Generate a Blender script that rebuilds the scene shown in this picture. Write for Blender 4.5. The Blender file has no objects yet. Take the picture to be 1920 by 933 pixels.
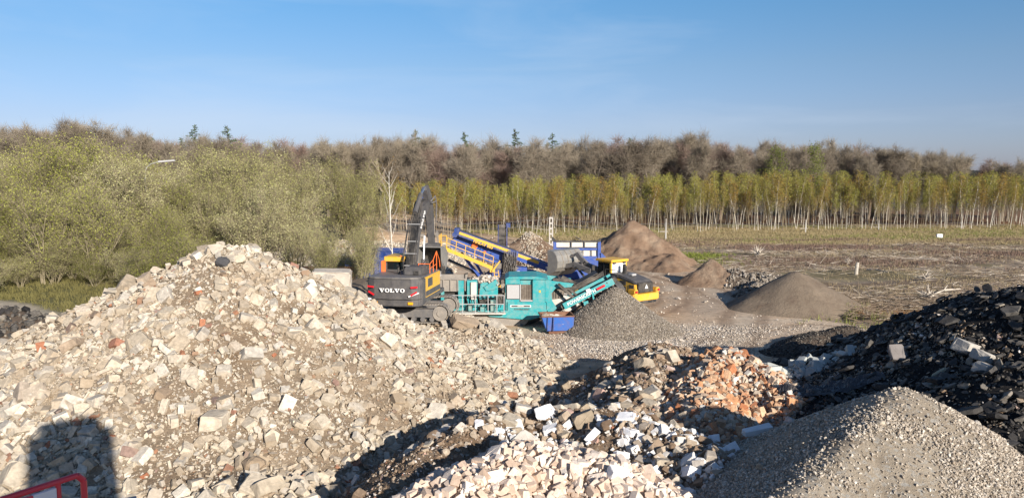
import bpy, bmesh, math, random
import numpy as np
from mathutils import Vector, Matrix

# ------------------------------------------------------------------ camera, light, exposure
scene = bpy.context.scene
COL = scene.collection
CAM_Z = 9.7
PITCH = math.radians(5.65)
FPX = 1450.0
SUN_AZ = math.radians(30.5)      # sun stands behind the camera, to its right
SUN_EL = math.radians(19)

cam_data = bpy.data.cameras.new('camera')
cam = bpy.data.objects.new('camera', cam_data)
COL.objects.link(cam)
cam.location = (0, 0, CAM_Z)
cam.rotation_euler = (math.radians(90) - PITCH, 0, 0)
cam_data.sensor_width = 36.0
cam_data.lens = FPX / 1920 * 36.0
cam_data.clip_start = 0.1
cam_data.clip_end = 12000
scene.camera = cam

world = bpy.data.worlds.new('World')
scene.world = world
world.use_nodes = True
wn = world.node_tree
wn.nodes.clear()
w_out = wn.nodes.new('ShaderNodeOutputWorld')
w_bg = wn.nodes.new('ShaderNodeBackground')
w_sky = wn.nodes.new('ShaderNodeTexSky')
w_sky.sky_type = 'NISHITA'
w_sky.sun_disc = False
w_sky.sun_elevation = SUN_EL
w_sky.sun_rotation = math.pi - SUN_AZ
w_sky.altitude = 0
w_sky.air_density = 1.0
w_sky.dust_density = 0.35
w_sky.ozone_density = 2.2
w_bg.inputs['Strength'].default_value = 0.108
# sky tint: bluer near the horizon than the model sky, with thin cirrus veils
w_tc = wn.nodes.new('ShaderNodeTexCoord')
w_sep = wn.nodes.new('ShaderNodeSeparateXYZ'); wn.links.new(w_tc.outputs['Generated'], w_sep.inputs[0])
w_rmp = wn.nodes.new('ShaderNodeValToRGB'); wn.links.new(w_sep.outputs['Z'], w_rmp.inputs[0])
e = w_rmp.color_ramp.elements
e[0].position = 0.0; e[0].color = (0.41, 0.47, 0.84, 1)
e[1].position = 1.0; e[1].color = (0.26, 0.38, 0.52, 1)  # sky overhead dimmed to weaken the fill and deepen shadows
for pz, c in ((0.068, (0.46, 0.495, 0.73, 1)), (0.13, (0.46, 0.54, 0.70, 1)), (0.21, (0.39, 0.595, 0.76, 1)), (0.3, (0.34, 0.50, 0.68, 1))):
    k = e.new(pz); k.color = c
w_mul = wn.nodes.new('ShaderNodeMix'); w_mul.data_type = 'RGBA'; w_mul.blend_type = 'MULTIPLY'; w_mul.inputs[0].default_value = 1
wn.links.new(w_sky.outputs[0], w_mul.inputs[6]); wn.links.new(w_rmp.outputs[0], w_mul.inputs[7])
w_map = wn.nodes.new('ShaderNodeMapping'); w_map.inputs['Scale'].default_value = (1.2, 1.0, 7.0); w_map.inputs['Rotation'].default_value = (0, 0.28, 0)
wn.links.new(w_tc.outputs['Generated'], w_map.inputs[0])
w_cn = wn.nodes.new('ShaderNodeTexNoise'); w_cn.inputs['Scale'].default_value = 1.9; w_cn.inputs['Detail'].default_value = 7; w_cn.inputs['Roughness'].default_value = .55; w_cn.inputs['Distortion'].default_value = .5
wn.links.new(w_map.outputs[0], w_cn.inputs['Vector'])
w_mr = wn.nodes.new('ShaderNodeMapRange'); w_mr.inputs[1].default_value = .48; w_mr.inputs[2].default_value = .78; w_mr.inputs[3].default_value = 0; w_mr.inputs[4].default_value = .3
wn.links.new(w_cn.outputs[0], w_mr.inputs[0])
w_cl = wn.nodes.new('ShaderNodeMix'); w_cl.data_type = 'RGBA'; w_cl.inputs[7].default_value = (4.2, 4.8, 5.6, 1)
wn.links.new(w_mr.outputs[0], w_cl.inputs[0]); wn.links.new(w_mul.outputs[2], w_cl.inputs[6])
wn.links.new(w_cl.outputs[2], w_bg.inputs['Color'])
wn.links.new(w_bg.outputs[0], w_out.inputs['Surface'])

sun_data = bpy.data.lights.new('sun', 'SUN')
sun_data.energy = 5.0
sun_data.angle = math.radians(0.53)
sun_data.color = (1.0, 0.91, 0.80)
sun = bpy.data.objects.new('sun', sun_data)
COL.objects.link(sun)
sdir = Vector((math.sin(SUN_AZ) * math.cos(SUN_EL), -math.cos(SUN_AZ) * math.cos(SUN_EL), math.sin(SUN_EL)))
sun.rotation_euler = sdir.to_track_quat('Z', 'Y').to_euler()
sun.location = (30, -50, 40)

scene.view_settings.view_transform = 'Standard'
scene.view_settings.look = 'None'
scene.view_settings.gamma = 1.0
scene.view_settings.exposure = 0.6
scene.view_settings.use_curve_mapping = False

# ------------------------------------------------------------------ helpers
def at(px, py, d):
    """world point seen at full-size pixel (px,py) at forward distance d"""
    u, v = px - 960.0, py - 466.5
    s, c = math.sin(PITCH), math.cos(PITCH)
    y = FPX * c - v * s
    z = -FPX * s - v * c
    return (u / y * d, d, CAM_Z + z / y * d)

def atz(px, py, z=0.0):
    """world point on the level z seen at pixel"""
    u, v = px - 960.0, py - 466.5
    s, c = math.sin(PITCH), math.cos(PITCH)
    y = FPX * c - v * s
    zz = -FPX * s - v * c
    d = (z - CAM_Z) / zz * y
    return (u / y * d, d, z)

def tag(o, label=None, cat=None, group=None, kind=None):
    if label: o['label'] = label
    if cat: o['category'] = cat
    if group: o['group'] = group
    if kind: o['kind'] = kind
    return o

def empty(name, loc=(0, 0, 0), rz=0.0):
    o = bpy.data.objects.new(name, None)
    o.empty_display_size = 0.3
    COL.objects.link(o)
    o.location = loc
    o.rotation_euler = (0, 0, rz)
    return o

def copy_tree(o, parent=None):
    c = o.copy()
    COL.objects.link(c)
    c.parent = parent
    for ch in o.children:
        copy_tree(ch, c)
    return c

# ---- materials
def new_mat(name):
    m = bpy.data.materials.new(name)
    m.use_nodes = True
    nt = m.node_tree
    b = nt.nodes['Principled BSDF']
    return m, nt, b

def node(nt, t, **kw):
    n = nt.nodes.new(t)
    for k, v in kw.items():
        setattr(n, k, v)
    return n

def rgba(c): return (c[0], c[1], c[2], 1.0)

def ramp(nt, fac, stops, interp='LINEAR'):
    r = node(nt, 'ShaderNodeValToRGB')
    r.color_ramp.interpolation = interp
    els = r.color_ramp.elements
    while len(els) > 1: els.remove(els[-1])
    els[0].position = stops[0][0]; els[0].color = rgba(stops[0][1])
    for p, c in stops[1:]:
        e = els.new(p); e.color = rgba(c)
    nt.links.new(fac, r.inputs[0])
    return r.outputs[0]

def mixc(nt, fac, a, b, mode='MIX'):
    m = node(nt, 'ShaderNodeMix', data_type='RGBA', blend_type=mode)
    for inp, v in ((m.inputs[0], fac), (m.inputs[6], a), (m.inputs[7], b)):
        if isinstance(v, (int, float)): inp.default_value = v
        elif isinstance(v, tuple): inp.default_value = rgba(v)
        else: nt.links.new(v, inp)
    return m.outputs[2]

def noise_tex(nt, scale, detail=4, rough=0.6, coord='Object', dist=0.0):
    tc = node(nt, 'ShaderNodeTexCoord')
    n = node(nt, 'ShaderNodeTexNoise')
    n.inputs['Scale'].default_value = scale
    n.inputs['Detail'].default_value = detail
    n.inputs['Roughness'].default_value = rough
    n.inputs['Distortion'].default_value = dist
    nt.links.new(tc.outputs[coord], n.inputs['Vector'])
    return n.outputs[0]

def add_bump(nt, b, h, strength=0.5, dist=0.02):
    bp = node(nt, 'ShaderNodeBump')
    bp.inputs['Strength'].default_value = strength
    bp.inputs['Distance'].default_value = dist
    nt.links.new(h, bp.inputs['Height'])
    nt.links.new(bp.outputs[0], b.inputs['Normal'])

def remap(nt, v, a, b_, c=0.0, d=1.0):
    m = node(nt, 'ShaderNodeMapRange')
    m.inputs[1].default_value = a; m.inputs[2].default_value = b_
    m.inputs[3].default_value = c; m.inputs[4].default_value = d
    nt.links.new(v, m.inputs[0])
    return m.outputs[0]

def paint(name, col, rough=0.45, metal=0.0, dust=0.3, dcol=(0.36, 0.31, 0.25), scale=1.6, spec=0.5):
    m, nt, b = new_mat(name)
    n = noise_tex(nt, scale, 6, 0.7)
    f = remap(nt, n, 0.42, 0.75, 0.0, 1.0)
    mm = node(nt, 'ShaderNodeMath', operation='MULTIPLY')
    nt.links.new(f, mm.inputs[0]); mm.inputs[1].default_value = dust * 1.6
    c = mixc(nt, mm.outputs[0], col, dcol)
    nt.links.new(c, b.inputs['Base Color'])
    b.inputs['Roughness'].default_value = rough
    b.inputs['Metallic'].default_value = metal
    b.inputs['Specular IOR Level'].default_value = spec
    return m

def stone_mat(name, stops, rough=0.9, per='island', nscale=9.0, namp=0.35, bump=0.35, bscale=30.0, dirt=None):
    """colour picked per stone from a ramp, then mottled"""
    m, nt, b = new_mat(name)
    if per == 'island':
        g = node(nt, 'ShaderNodeNewGeometry'); r = g.outputs['Random Per Island']
    else:
        g = node(nt, 'ShaderNodeObjectInfo'); r = g.outputs['Random']
    base = ramp(nt, r, stops)
    n = noise_tex(nt, nscale, 5, 0.65, 'Object')
    f = remap(nt, n, 0.3, 0.7, 1.0 - namp, 1.0 + namp * 0.6)
    c = mixc(nt, 1.0, base, (1, 1, 1), 'MULTIPLY')
    cm = node(nt, 'ShaderNodeCombineColor')
    for i in range(3): nt.links.new(f, cm.inputs[i])
    c = mixc(nt, 1.0, base, cm.outputs[0], 'MULTIPLY')
    if dirt:
        geo = node(nt, 'ShaderNodeNewGeometry')
        nn = node(nt, 'ShaderNodeTexNoise'); nn.inputs['Scale'].default_value = 0.55; nn.inputs['Detail'].default_value = 5
        nn.inputs['Roughness'].default_value = 0.62
        nt.links.new(geo.outputs['Position'], nn.inputs['Vector'])
        c = mixc(nt, remap(nt, nn.outputs[0], 0.5, 0.68, 0.0, 0.75), c, dirt)
    nt.links.new(c, b.inputs['Base Color'])
    b.inputs['Roughness'].default_value = rough
    b.inputs['Specular IOR Level'].default_value = 0.25
    n2 = noise_tex(nt, bscale, 5, 0.7, 'Object')
    add_bump(nt, b, n2, bump, 0.03)
    return m

def soil_mat(name, stops, scale=1.2, bump=0.6, bscale=14.0, bdist=0.06, speckle=None, rough=0.95):
    m, nt, b = new_mat(name)
    n = noise_tex(nt, scale, 7, 0.68, 'Object', 0.3)
    c = ramp(nt, n, stops)
    if speckle:
        v = node(nt, 'ShaderNodeTexVoronoi'); v.inputs['Scale'].default_value = speckle[0]
        tc = node(nt, 'ShaderNodeTexCoord'); nt.links.new(tc.outputs['Object'], v.inputs['Vector'])
        sp = node(nt, 'ShaderNodeSeparateColor'); nt.links.new(v.outputs['Color'], sp.inputs[0])
        c = mixc(nt, remap(nt, sp.outputs[0], speckle[2], 1.0, 0.0, 1.0), c, speckle[1])
    nt.links.new(c, b.inputs['Base Color'])
    b.inputs['Roughness'].default_value = rough
    b.inputs['Specular IOR Level'].default_value = 0.2
    n2 = noise_tex(nt, bscale, 8, 0.75, 'Object')
    add_bump(nt, b, n2, bump, bdist)
    return m

def leaf_mat(name, stops, rough=0.7, trans=0.25):
    m, nt, b = new_mat(name)
    g = node(nt, 'ShaderNodeNewGeometry')
    oi = node(nt, 'ShaderNodeObjectInfo')
    ad = node(nt, 'ShaderNodeMath', operation='MULTIPLY_ADD')
    nt.links.new(g.outputs['Random Per Island'], ad.inputs[0]); ad.inputs[1].default_value = 0.4
    m2 = node(nt, 'ShaderNodeMath', operation='MULTIPLY'); nt.links.new(oi.outputs['Random'], m2.inputs[0]); m2.inputs[1].default_value = 0.6
    nt.links.new(m2.outputs[0], ad.inputs[2])
    c = ramp(nt, ad.outputs[0], stops)
    nt.links.new(c, b.inputs['Base Color'])
    b.inputs['Roughness'].default_value = rough
    b.inputs['Specular IOR Level'].default_value = 0.15
    if trans:
        tr = node(nt, 'ShaderNodeBsdfTranslucent'); nt.links.new(c, tr.inputs[0])
        mx = node(nt, 'ShaderNodeMixShader'); mx.inputs[0].default_value = trans
        out = nt.nodes['Material Output']
        nt.links.new(b.outputs[0], mx.inputs[1]); nt.links.new(tr.outputs[0], mx.inputs[2]); nt.links.new(mx.outputs[0], out.inputs[0])
    return m

def bark_mat(name, stops):
    m, nt, b = new_mat(name)
    oi = node(nt, 'ShaderNodeObjectInfo')
    c = ramp(nt, oi.outputs['Random'], stops)
    nt.links.new(c, b.inputs['Base Color'])
    b.inputs['Roughness'].default_value = 0.9
    b.inputs['Specular IOR Level'].default_value = 0.15
    return m

# ---- mesh collector
class MB:
    def __init__(s): s.v = []; s.f = []
    def add(s, vs, fs):
        o = len(s.v); s.v += [tuple(p) for p in vs]; s.f += [tuple(i + o for i in f) for f in fs]; return s
    def box(s, x0, x1, y0, y1, z0, z1):
        return s.add([(x0,y0,z0),(x1,y0,z0),(x1,y1,z0),(x0,y1,z0),(x0,y0,z1),(x1,y0,z1),(x1,y1,z1),(x0,y1,z1)],
                     [(0,3,2,1),(4,5,6,7),(0,1,5,4),(1,2,6,5),(2,3,7,6),(3,0,4,7)])
    def beam(s, p, q, w, h=None, up=(0,0,1)):
        """rectangular bar from p to q, w across, h along up"""
        h = h or w
        p = Vector(p); q = Vector(q); d = (q - p).normalized(); u = Vector(up)
        if abs(d.dot(u)) > .98: u = Vector((1,0,0))
        a = d.cross(u).normalized(); b = a.cross(d).normalized()
        vs = []
        for c in (p, q):
            for i, j in ((-1,-1),(1,-1),(1,1),(-1,1)): vs.append(c + a*(i*w/2) + b*(j*h/2))
        return s.add(vs, [(0,1,2,3),(7,6,5,4),(0,4,5,1),(1,5,6,2),(2,6,7,3),(3,7,4,0)])
    def tube(s, pts, r, n=6, r2=None):
        pts = [Vector(p) for p in pts]
        for i in range(len(pts)-1):
            p, q = pts[i], pts[i+1]; d = (q-p).normalized()
            u = Vector((0,0,1)) if abs(d.z) < .95 else Vector((1,0,0))
            a = d.cross(u).normalized(); b = a.cross(d)
            vs = []
            rr2 = r if r2 is None else r2
            for c, rr in ((p, r), (q, rr2)):
                for k in range(n):
                    t = 2*math.pi*k/n; vs.append(c + a*math.cos(t)*rr + b*math.sin(t)*rr)
            fs = [(k, (k+1)%n, n+(k+1)%n, n+k) for k in range(n)] + [tuple(range(n-1,-1,-1)), tuple(range(n,2*n))]
            s.add(vs, fs)
        return s
    def prism(s, prof, y0, y1):
        """profile of (x,z) extruded along y"""
        n = len(prof)
        vs = [(x, y0, z) for x, z in prof] + [(x, y1, z) for x, z in prof]
        return s.add(vs, [tuple(range(n)), tuple(range(2*n-1, n-1, -1))] + [(i, i+n, (i+1)%n+n, (i+1)%n) for i in range(n)])
    def prismz(s, prof, z0, z1):
        n = len(prof)
        vs = [(x, y, z0) for x, y in prof] + [(x, y, z1) for x, y in prof]
        return s.add(vs, [tuple(range(n-1,-1,-1)), tuple(range(n, 2*n))] + [(i, (i+1)%n, (i+1)%n+n, i+n) for i in range(n)])
    def sheet(s, prof, y0, y1, t=0.03):
        """open curved plate following (x,z) points"""
        for i in range(len(prof)-1):
            a, b = prof[i], prof[i+1]
            s.beam((a[0], (y0+y1)/2, a[1]), (b[0], (y0+y1)/2, b[1]), abs(y1-y0), t)
        return s
    def rot(s, ang, c=(0,0)):
        ca, sa = math.cos(ang), math.sin(ang)
        s.v = [((x-c[0])*ca-(y-c[1])*sa+c[0], (x-c[0])*sa+(y-c[1])*ca+c[1], z) for x, y, z in s.v]; return s
    def move(s, dx, dy, dz):
        s.v = [(x+dx, y+dy, z+dz) for x, y, z in s.v]; return s
    def build(s, name, mat, parent=None, bevel=0.0, smooth=False):
        me = bpy.data.meshes.new(name)
        me.from_pydata(s.v, [], s.f); me.update()
        bm = bmesh.new(); bm.from_mesh(me); bmesh.ops.recalc_face_normals(bm, faces=bm.faces)
        if bevel: bmesh.ops.bevel(bm, geom=[e for e in bm.edges if e.calc_face_angle(0) > .5], offset=bevel, segments=2, affect='EDGES', clamp_overlap=True)
        bm.to_mesh(me); bm.free()
        if smooth:
            for p in me.polygons: p.use_smooth = True
        me.materials.append(mat)
        o = bpy.data.objects.new(name, me); COL.objects.link(o)
        if parent: o.parent = parent
        return o

def np_mesh(name, V, F, mat, smooth=False, mats=None, midx=None):
    me = bpy.data.meshes.new(name)
    k = F.shape[1]
    me.vertices.add(len(V)); me.vertices.foreach_set('co', np.ascontiguousarray(V, dtype=np.float32).ravel())
    me.loops.add(F.size); me.loops.foreach_set('vertex_index', np.ascontiguousarray(F, dtype=np.int32).ravel())
    me.polygons.add(len(F))
    me.polygons.foreach_set('loop_start', np.arange(0, F.size, k, dtype=np.int32))
    me.polygons.foreach_set('loop_total', np.full(len(F), k, dtype=np.int32))
    me.polygons.foreach_set('use_smooth', np.full(len(F), smooth, dtype=bool))
    me.update(calc_edges=True)
    me.validate()
    if mat: me.materials.append(mat)
    return me

def link(name, me, parent=None):
    o = bpy.data.objects.new(name, me); COL.objects.link(o)
    if parent: o.parent = parent
    return o

# ---- noise
def _hash(ix, iy, seed):
    n = (ix.astype(np.int64) * 374761393 + iy.astype(np.int64) * 668265263 + seed * 144665) & 0x7fffffff
    n = (n ^ (n >> 13)) * 1274126177 & 0x7fffffff
    return ((n ^ (n >> 16)) & 0xffff) / 65535.0
def vnoise(x, y, seed=0):
    ix = np.floor(x); iy = np.floor(y); fx = x - ix; fy = y - iy
    fx = fx*fx*(3-2*fx); fy = fy*fy*(3-2*fy)
    a = _hash(ix, iy, seed); b = _hash(ix+1, iy, seed); c = _hash(ix, iy+1, seed); d = _hash(ix+1, iy+1, seed)
    return (a*(1-fx)+b*fx)*(1-fy) + (c*(1-fx)+d*fx)*fy
def fbm(x, y, scale, octv=5, seed=0, gain=0.5):
    x = np.asarray(x, float)/scale; y = np.asarray(y, float)/scale
    s = 0; a = 1; t = 0
    for o in range(octv):
        s = s + a*(vnoise(x, y, seed+o*17)*2-1); t += a; a *= gain; x = x*2.03+3.1; y = y*2.03+1.7
    return s/t

def smooth01(t): t = np.clip(t, 0, 1); return t*t*(3-2*t)
# ------------------------------------------------------------------ terrain and piles
def ridge_h(x, y, pts, slope, r=0.6):
    x = np.asarray(x, float); y = np.asarray(y, float)
    H = np.full(x.shape, -50.0)
    segs = list(zip(pts[:-1], pts[1:])) if len(pts) > 1 else [(pts[0], pts[0])]
    for a, b in segs:
        ax, ay, az = a[:3]; bx, by, bz = b[:3]
        dx, dy = bx-ax, by-ay; L2 = dx*dx+dy*dy
        t = np.clip(((x-ax)*dx+(y-ay)*dy)/L2, 0, 1) if L2 > 1e-9 else np.zeros_like(x)
        d = np.hypot(x-(ax+t*dx), y-(ay+t*dy))
        h = az + t*(bz-az) - slope*(np.sqrt(d*d+r*r)-r)
        H = np.maximum(H, h)
    return H

PILES = {}
def pile(key, groups, amp=0.25, nscale=2.5, seed=1, gain=0.5, rough2=0.0):
    PILES[key] = (groups, amp, nscale, seed, gain, rough2)
def pile_h(key, x, y):
    groups, amp, ns, seed, gain, r2 = PILES[key]
    H = np.full(np.shape(x), -50.0)
    for pts, slope, r in groups:
        h = ridge_h(x, y, pts, slope, r)
        k = 0.5
        m = np.maximum(H, h); dd = np.abs(H-h)
        H = m + np.where(dd < k, (k-dd)**2/(4*k), 0)
    H = H + amp*fbm(x, y, ns, 5, seed, gain)
    return H

def ground_h(x, y):
    x = np.asarray(x, float); y = np.asarray(y, float)
    field = smooth01((x - edge_x(y))/4.0) * smooth01((y-30)/10.0)
    h = 0.04*fbm(x, y, 6, 4, 5) + field*(0.2*fbm(x, y, 5, 5, 9) - 0.02)
    # ditch bank at the field edge
    d = np.abs(x - edge_x(y) - 2.2)
    bank = np.exp(-(d/1.5)**2) * smooth01((y-46)/4)*smooth01((72-y)/6)
    h = h + bank*(0.55 + 0.5*fbm(x, y, 1.8, 4, 21))
    cut = np.exp(-((x-27)/4.0)**2 - ((y-51)/2.4)**2)
    h = h - 0.9*cut
    left = smooth01((-x-10)/10.0)*smooth01((y-44)/12.0)
    h = h + left*0.5*fbm(x, y, 9, 4, 31) + left*0.5
    berm = np.exp(-((y-100)/7.0)**2)*smooth01((-x-6)/8)*smooth01((x+40)/8)
    h = h + berm*(2.0+1.0*fbm(x, y, 5, 4, 77))
    return h
def edge_x(y):
    # x of the border between the yard and the cleared field
    return np.interp(y, [0, 30, 42, 50, 58, 68, 80, 100, 112, 130, 400], [40, 30, 26, 21.5, 21.0, 19.5, 18.5, 10, 2, -10, -30])

pile('A', [
    ([at(-60,700,28.5), at(60,635,29.5), at(125,597,30.5), at(212,560,31), at(250,538,31.5), at(330,500,32), at(415,462,32), at(450,467,32.3), at(540,515,34), at(600,545,36), at(655,580,38.5), at(690,600,41)], 0.56, 0.5),
    ([at(700,590,42.5), at(850,592,42.5)], 0.7, 2.6),
    ([at(690,632,38), at(850,628,39)], 0.6, 1.2),
    ([at(850,608,41), at(930,620,40), at(1000,648,39), at(1058,678,38.2)], 0.6, 0.7),
    ([at(100,800,23.8), at(300,880,21.8), at(470,915,20.6)], 0.45, 1.5),
    ([at(600,800,26), at(750,720,30.5), at(900,705,33.5), at(1030,712,35)], 0.45, 2.5),
    ([at(500,640,31), at(650,655,33), at(800,655,35)], 0.5, 2.5)], 0.28, 2.6, 3, 0.55)
pile('M', [   # brown mixed demolition rubble
    ([at(1235,640,34), at(1165,690,32), at(1110,716,31.3)], 0.62, 0.4),
    ([at(1240,660,32.5), at(1190,760,25), at(1060,772,23.5), at(960,762,24.5), at(870,812,21.5), at(760,892,18.7), at(660,960,16.6)], 0.6, 0.4),
    ([at(1180,800,22), at(1330,850,20), at(1400,930,17.5)], 0.45, 1.0)], 0.42, 1.7, 12, 0.6)
pile('O', [   # orange bricks
    ([at(1365,662,30.5), at(1310,720,27), at(1350,780,23)], 0.6, 0.4),
    ([at(1365,662,30.5), at(1440,704,28), at(1490,745,26)], 0.62, 0.4)], 0.25, 1.6, 22, 0.55)
pile('B', [   # pale bricks right in front
    ([at(880,885,17.3), at(1000,838,18.6), at(1130,872,17.6), at(1200,915,16.8)], 0.55, 0.4)], 0.22, 1.4, 32, 0.5)
pile('F', [   # near gravel cone
    ([at(1692,733,18)], 0.64, 0.45),
    ([at(1692,735,18), at(1640,792,16.9), at(1560,866,15.9), at(1490,925,15.0)], 0.62, 0.3)], 0.14, 2.2, 42, 0.5)
pile('S', [   # slate and asphalt slabs
    ([at(2300,470,24), at(1990,535,26.5), at(1925,543,27.5), at(1850,553,29.5), at(1760,580,32), at(1660,616,35), at(1600,655,37), at(1545,685,37.5)], 0.6, 0.7),
    ([at(2050,640,20), at(1950,700,20.5), at(1880,780,19.5), at(1960,900,16)], 0.5, 1.2),
    ([at(1700,690,27), at(1580,735,26)], 0.4, 1.5)], 0.4, 2.3, 52, 0.6)
pile('G', [([at(1154,540,47.6)], 0.74, 0.3), ([at(1160,560,47.4), at(1222,592,46.6)], 0.68, 0.5)], 0.12, 1.8, 62, 0.5)
pile('P1', [([at(1165,432,84), at(1186,420,83), at(1215,432,82.5), at(1235,446,82)], 0.72, 0.3), ([at(1130,455,85), at(1165,440,84)], 0.7, 0.3), ([at(1250,470,78), at(1262,480,77)], .6, .4)], 1.1, 2.6, 72, 0.6)
pile('P2', [([at(1334,489,67.5), at(1322,500,67)], 0.7, 0.2), ([at(1334,493,67.5), at(1362,512,66)], 0.7, 0.3)], 0.35, 1.6, 82, 0.55)
pile('P3', [([at(1494,508,55.5), at(1504,513,55.6)], 0.6, 0.45), ([at(1420,560,54.5), at(1500,525,55)], 0.55, 0.6)], 0.14, 2.5, 92, 0.5)
pile('P4', [([at(1530,622,42), at(1490,640,41)], 0.5, 0.5), ([at(1585,608,42.5)], 0.55, 0.5)], 0.2, 1.2, 102, 0.55)
pile('P5', [([at(985,438,84), at(960,452,83), at(900,447,88)], 0.6, 0.5), ([at(1010,462,81), at(1030,478,78)], 0.5, 0.5)], 0.6, 2.5, 112, 0.55)
pile('K', [([at(560,455,86), at(640,452,84), at(720,455,83), at(840,458,86)], 0.35, 1.2), ([at(640,475,76), at(720,480,75)], 0.3, 1.5)], 0.6, 3.0, 122, 0.55)
pile('Q', [([at(668,556,50), at(690,520,56)], 0.45, 1.0)], 0.2, 2.0, 132, 0.5)
pile('D', [([at(-30,590,40), at(50,585,41), at(105,592,42)], 0.6, 0.5)], 0.6, 1.4, 142, 0.6)
pile('E', [([at(1375,508,66.5), at(1440,520,64), at(1420,535,60)], 0.6, 0.3)], 0.5, 1.2, 152, 0.6)

def total_h(x, y, skip=()):
    H = ground_h(x, y)
    for k in PILES:
        if k in skip: continue
        H = np.maximum(H, pile_h(k, x, y))
    return H

def pile_mesh(key, name, bounds, step, mat, smooth=True):
    x0, x1, y0, y1 = bounds
    xs = np.arange(x0, x1+step, step); ys = np.arange(y0, y1+step, step)
    X, Y = np.meshgrid(xs, ys)
    H = pile_h(key, X, Y); G = ground_h(X, Y)
    Z = np.maximum(H, G-0.3)
    nx, ny = len(xs), len(ys)
    V = np.stack([X, Y, Z], -1).reshape(-1, 3)
    idx = np.arange(nx*ny).reshape(ny, nx)
    F = np.stack([idx[:-1,:-1], idx[:-1,1:], idx[1:,1:], idx[1:,:-1]], -1).reshape(-1, 4)
    above = (H > G-0.25).ravel()
    keep = above[F].any(1)
    F = F[keep]
    used, inv = np.unique(F, return_inverse=True)
    V = V[used]; F = inv.reshape(F.shape)
    o = link(name, np_mesh(name, V, F, mat, smooth))
    return o

M = {}
M['rub_base'] = soil_mat('rubble_dust', [(0.30, (0.17,0.125,0.085)), (0.45, (0.29,0.225,0.16)), (0.62, (0.38,0.31,0.235)), (0.8, (0.42,0.36,0.28))], 0.6, 0.8, 7.0, 0.12, (6.0, (0.52,0.48,0.41), 0.7))
M['brown_soil'] = soil_mat('brown_soil', [(0.3, (0.12,0.08,0.05)), (0.5, (0.24,0.165,0.105)), (0.7, (0.35,0.265,0.185))], 1.6, 0.9, 9.0, 0.12, (9.0, (0.33,0.28,0.22), 0.78))
M['brick_dust'] = soil_mat('brick_dust', [(0.3, (0.22,0.12,0.075)), (0.5, (0.36,0.22,0.14)), (0.7, (0.42,0.33,0.24))], 2.0, 0.8, 9.0, 0.1)
M['pale_dust'] = soil_mat('pale_brick_dust', [(0.3, (0.30,0.23,0.17)), (0.6, (0.48,0.38,0.30))], 2.0, 0.8, 9.0, 0.1)
M['grav_base'] = soil_mat('gravel_fines', [(0.3, (0.22,0.18,0.135)), (0.5, (0.32,0.27,0.205)), (0.7, (0.38,0.33,0.26))], 0.9, 0.8, 16.0, 0.06, (14.0, (0.36,0.34,0.30), 0.7))
M['slate_base'] = soil_mat('black_fines', [(0.3, (0.012,0.011,0.011)), (0.6, (0.03,0.028,0.027)), (0.8, (0.06,0.055,0.05))], 1.5, 0.9, 8.0, 0.1)
M['sand'] = soil_mat('brown_sand', [(0.3, (0.15,0.095,0.06)), (0.5, (0.25,0.17,0.115)), (0.7, (0.36,0.27,0.19))], 0.5, 0.8, 3.5, 0.25)
M['greysand'] = soil_mat('grey_fines', [(0.3, (0.15,0.11,0.08)), (0.5, (0.21,0.165,0.12)), (0.75, (0.26,0.205,0.15))], 0.7, 0.8, 5.0, 0.1)
M['dark_sand'] = soil_mat('dark_fines', [(0.3, (0.06,0.045,0.036)), (0.6, (0.13,0.10,0.075)), (0.8, (0.21,0.165,0.125))], 1.2, 0.8, 8.0, 0.08)
M['pale_rub'] = soil_mat('pale_far_rubble', [(0.3, (0.26,0.22,0.18)), (0.55, (0.40,0.36,0.31)), (0.75, (0.50,0.47,0.42))], 1.3, 1.0, 4.0, 0.2, (3.5, (0.55,0.53,0.5), 0.75))

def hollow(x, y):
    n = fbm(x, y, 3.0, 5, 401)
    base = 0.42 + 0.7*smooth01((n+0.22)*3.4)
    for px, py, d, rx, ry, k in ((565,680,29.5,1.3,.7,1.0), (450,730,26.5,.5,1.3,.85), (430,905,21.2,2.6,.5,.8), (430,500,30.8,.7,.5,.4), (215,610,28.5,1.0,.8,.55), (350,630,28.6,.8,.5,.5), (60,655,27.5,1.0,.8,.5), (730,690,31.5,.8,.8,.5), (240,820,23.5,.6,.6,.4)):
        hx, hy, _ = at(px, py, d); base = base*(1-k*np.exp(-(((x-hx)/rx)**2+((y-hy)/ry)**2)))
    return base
m, nt, b = new_mat('rubble_soil'); an = node(nt, 'ShaderNodeAttribute', attribute_name='soil')
ff = remap(nt, noise_tex(nt, 2.2, 9, 0.72), 0.28, 0.72, 0.62, 1.3); cc = node(nt, 'ShaderNodeCombineColor')
for i in range(3): nt.links.new(ff, cc.inputs[i])
nt.links.new(mixc(nt, 1.0, an.outputs['Color'], cc.outputs[0], 'MULTIPLY'), b.inputs['Base Color']); b.inputs['Roughness'].default_value = .95; b.inputs['Specular IOR Level'].default_value = .15
add_bump(nt, b, noise_tex(nt, 7, 9, .75), .9, .12)
o = pile_mesh('A', 'rubble_pile', (-34, 8, 14, 49), 0.14, m)
co = np.empty(len(o.data.vertices)*3, np.float32); o.data.vertices.foreach_get('co', co); co = co.reshape(-1, 3)
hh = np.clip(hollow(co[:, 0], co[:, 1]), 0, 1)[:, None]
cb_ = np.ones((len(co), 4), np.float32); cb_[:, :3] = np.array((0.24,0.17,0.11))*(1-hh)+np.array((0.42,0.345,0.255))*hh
o.data.color_attributes.new('soil', 'FLOAT_COLOR', 'POINT').data.foreach_set('color', cb_.ravel())
tag(o, 'huge pale concrete rubble pile with dusty brown hollows filling the left foreground', 'rubble pile')
o = pile_mesh('M', 'rubble_pile', (-8, 12, 12, 37), 0.1, M['brown_soil'])
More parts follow.
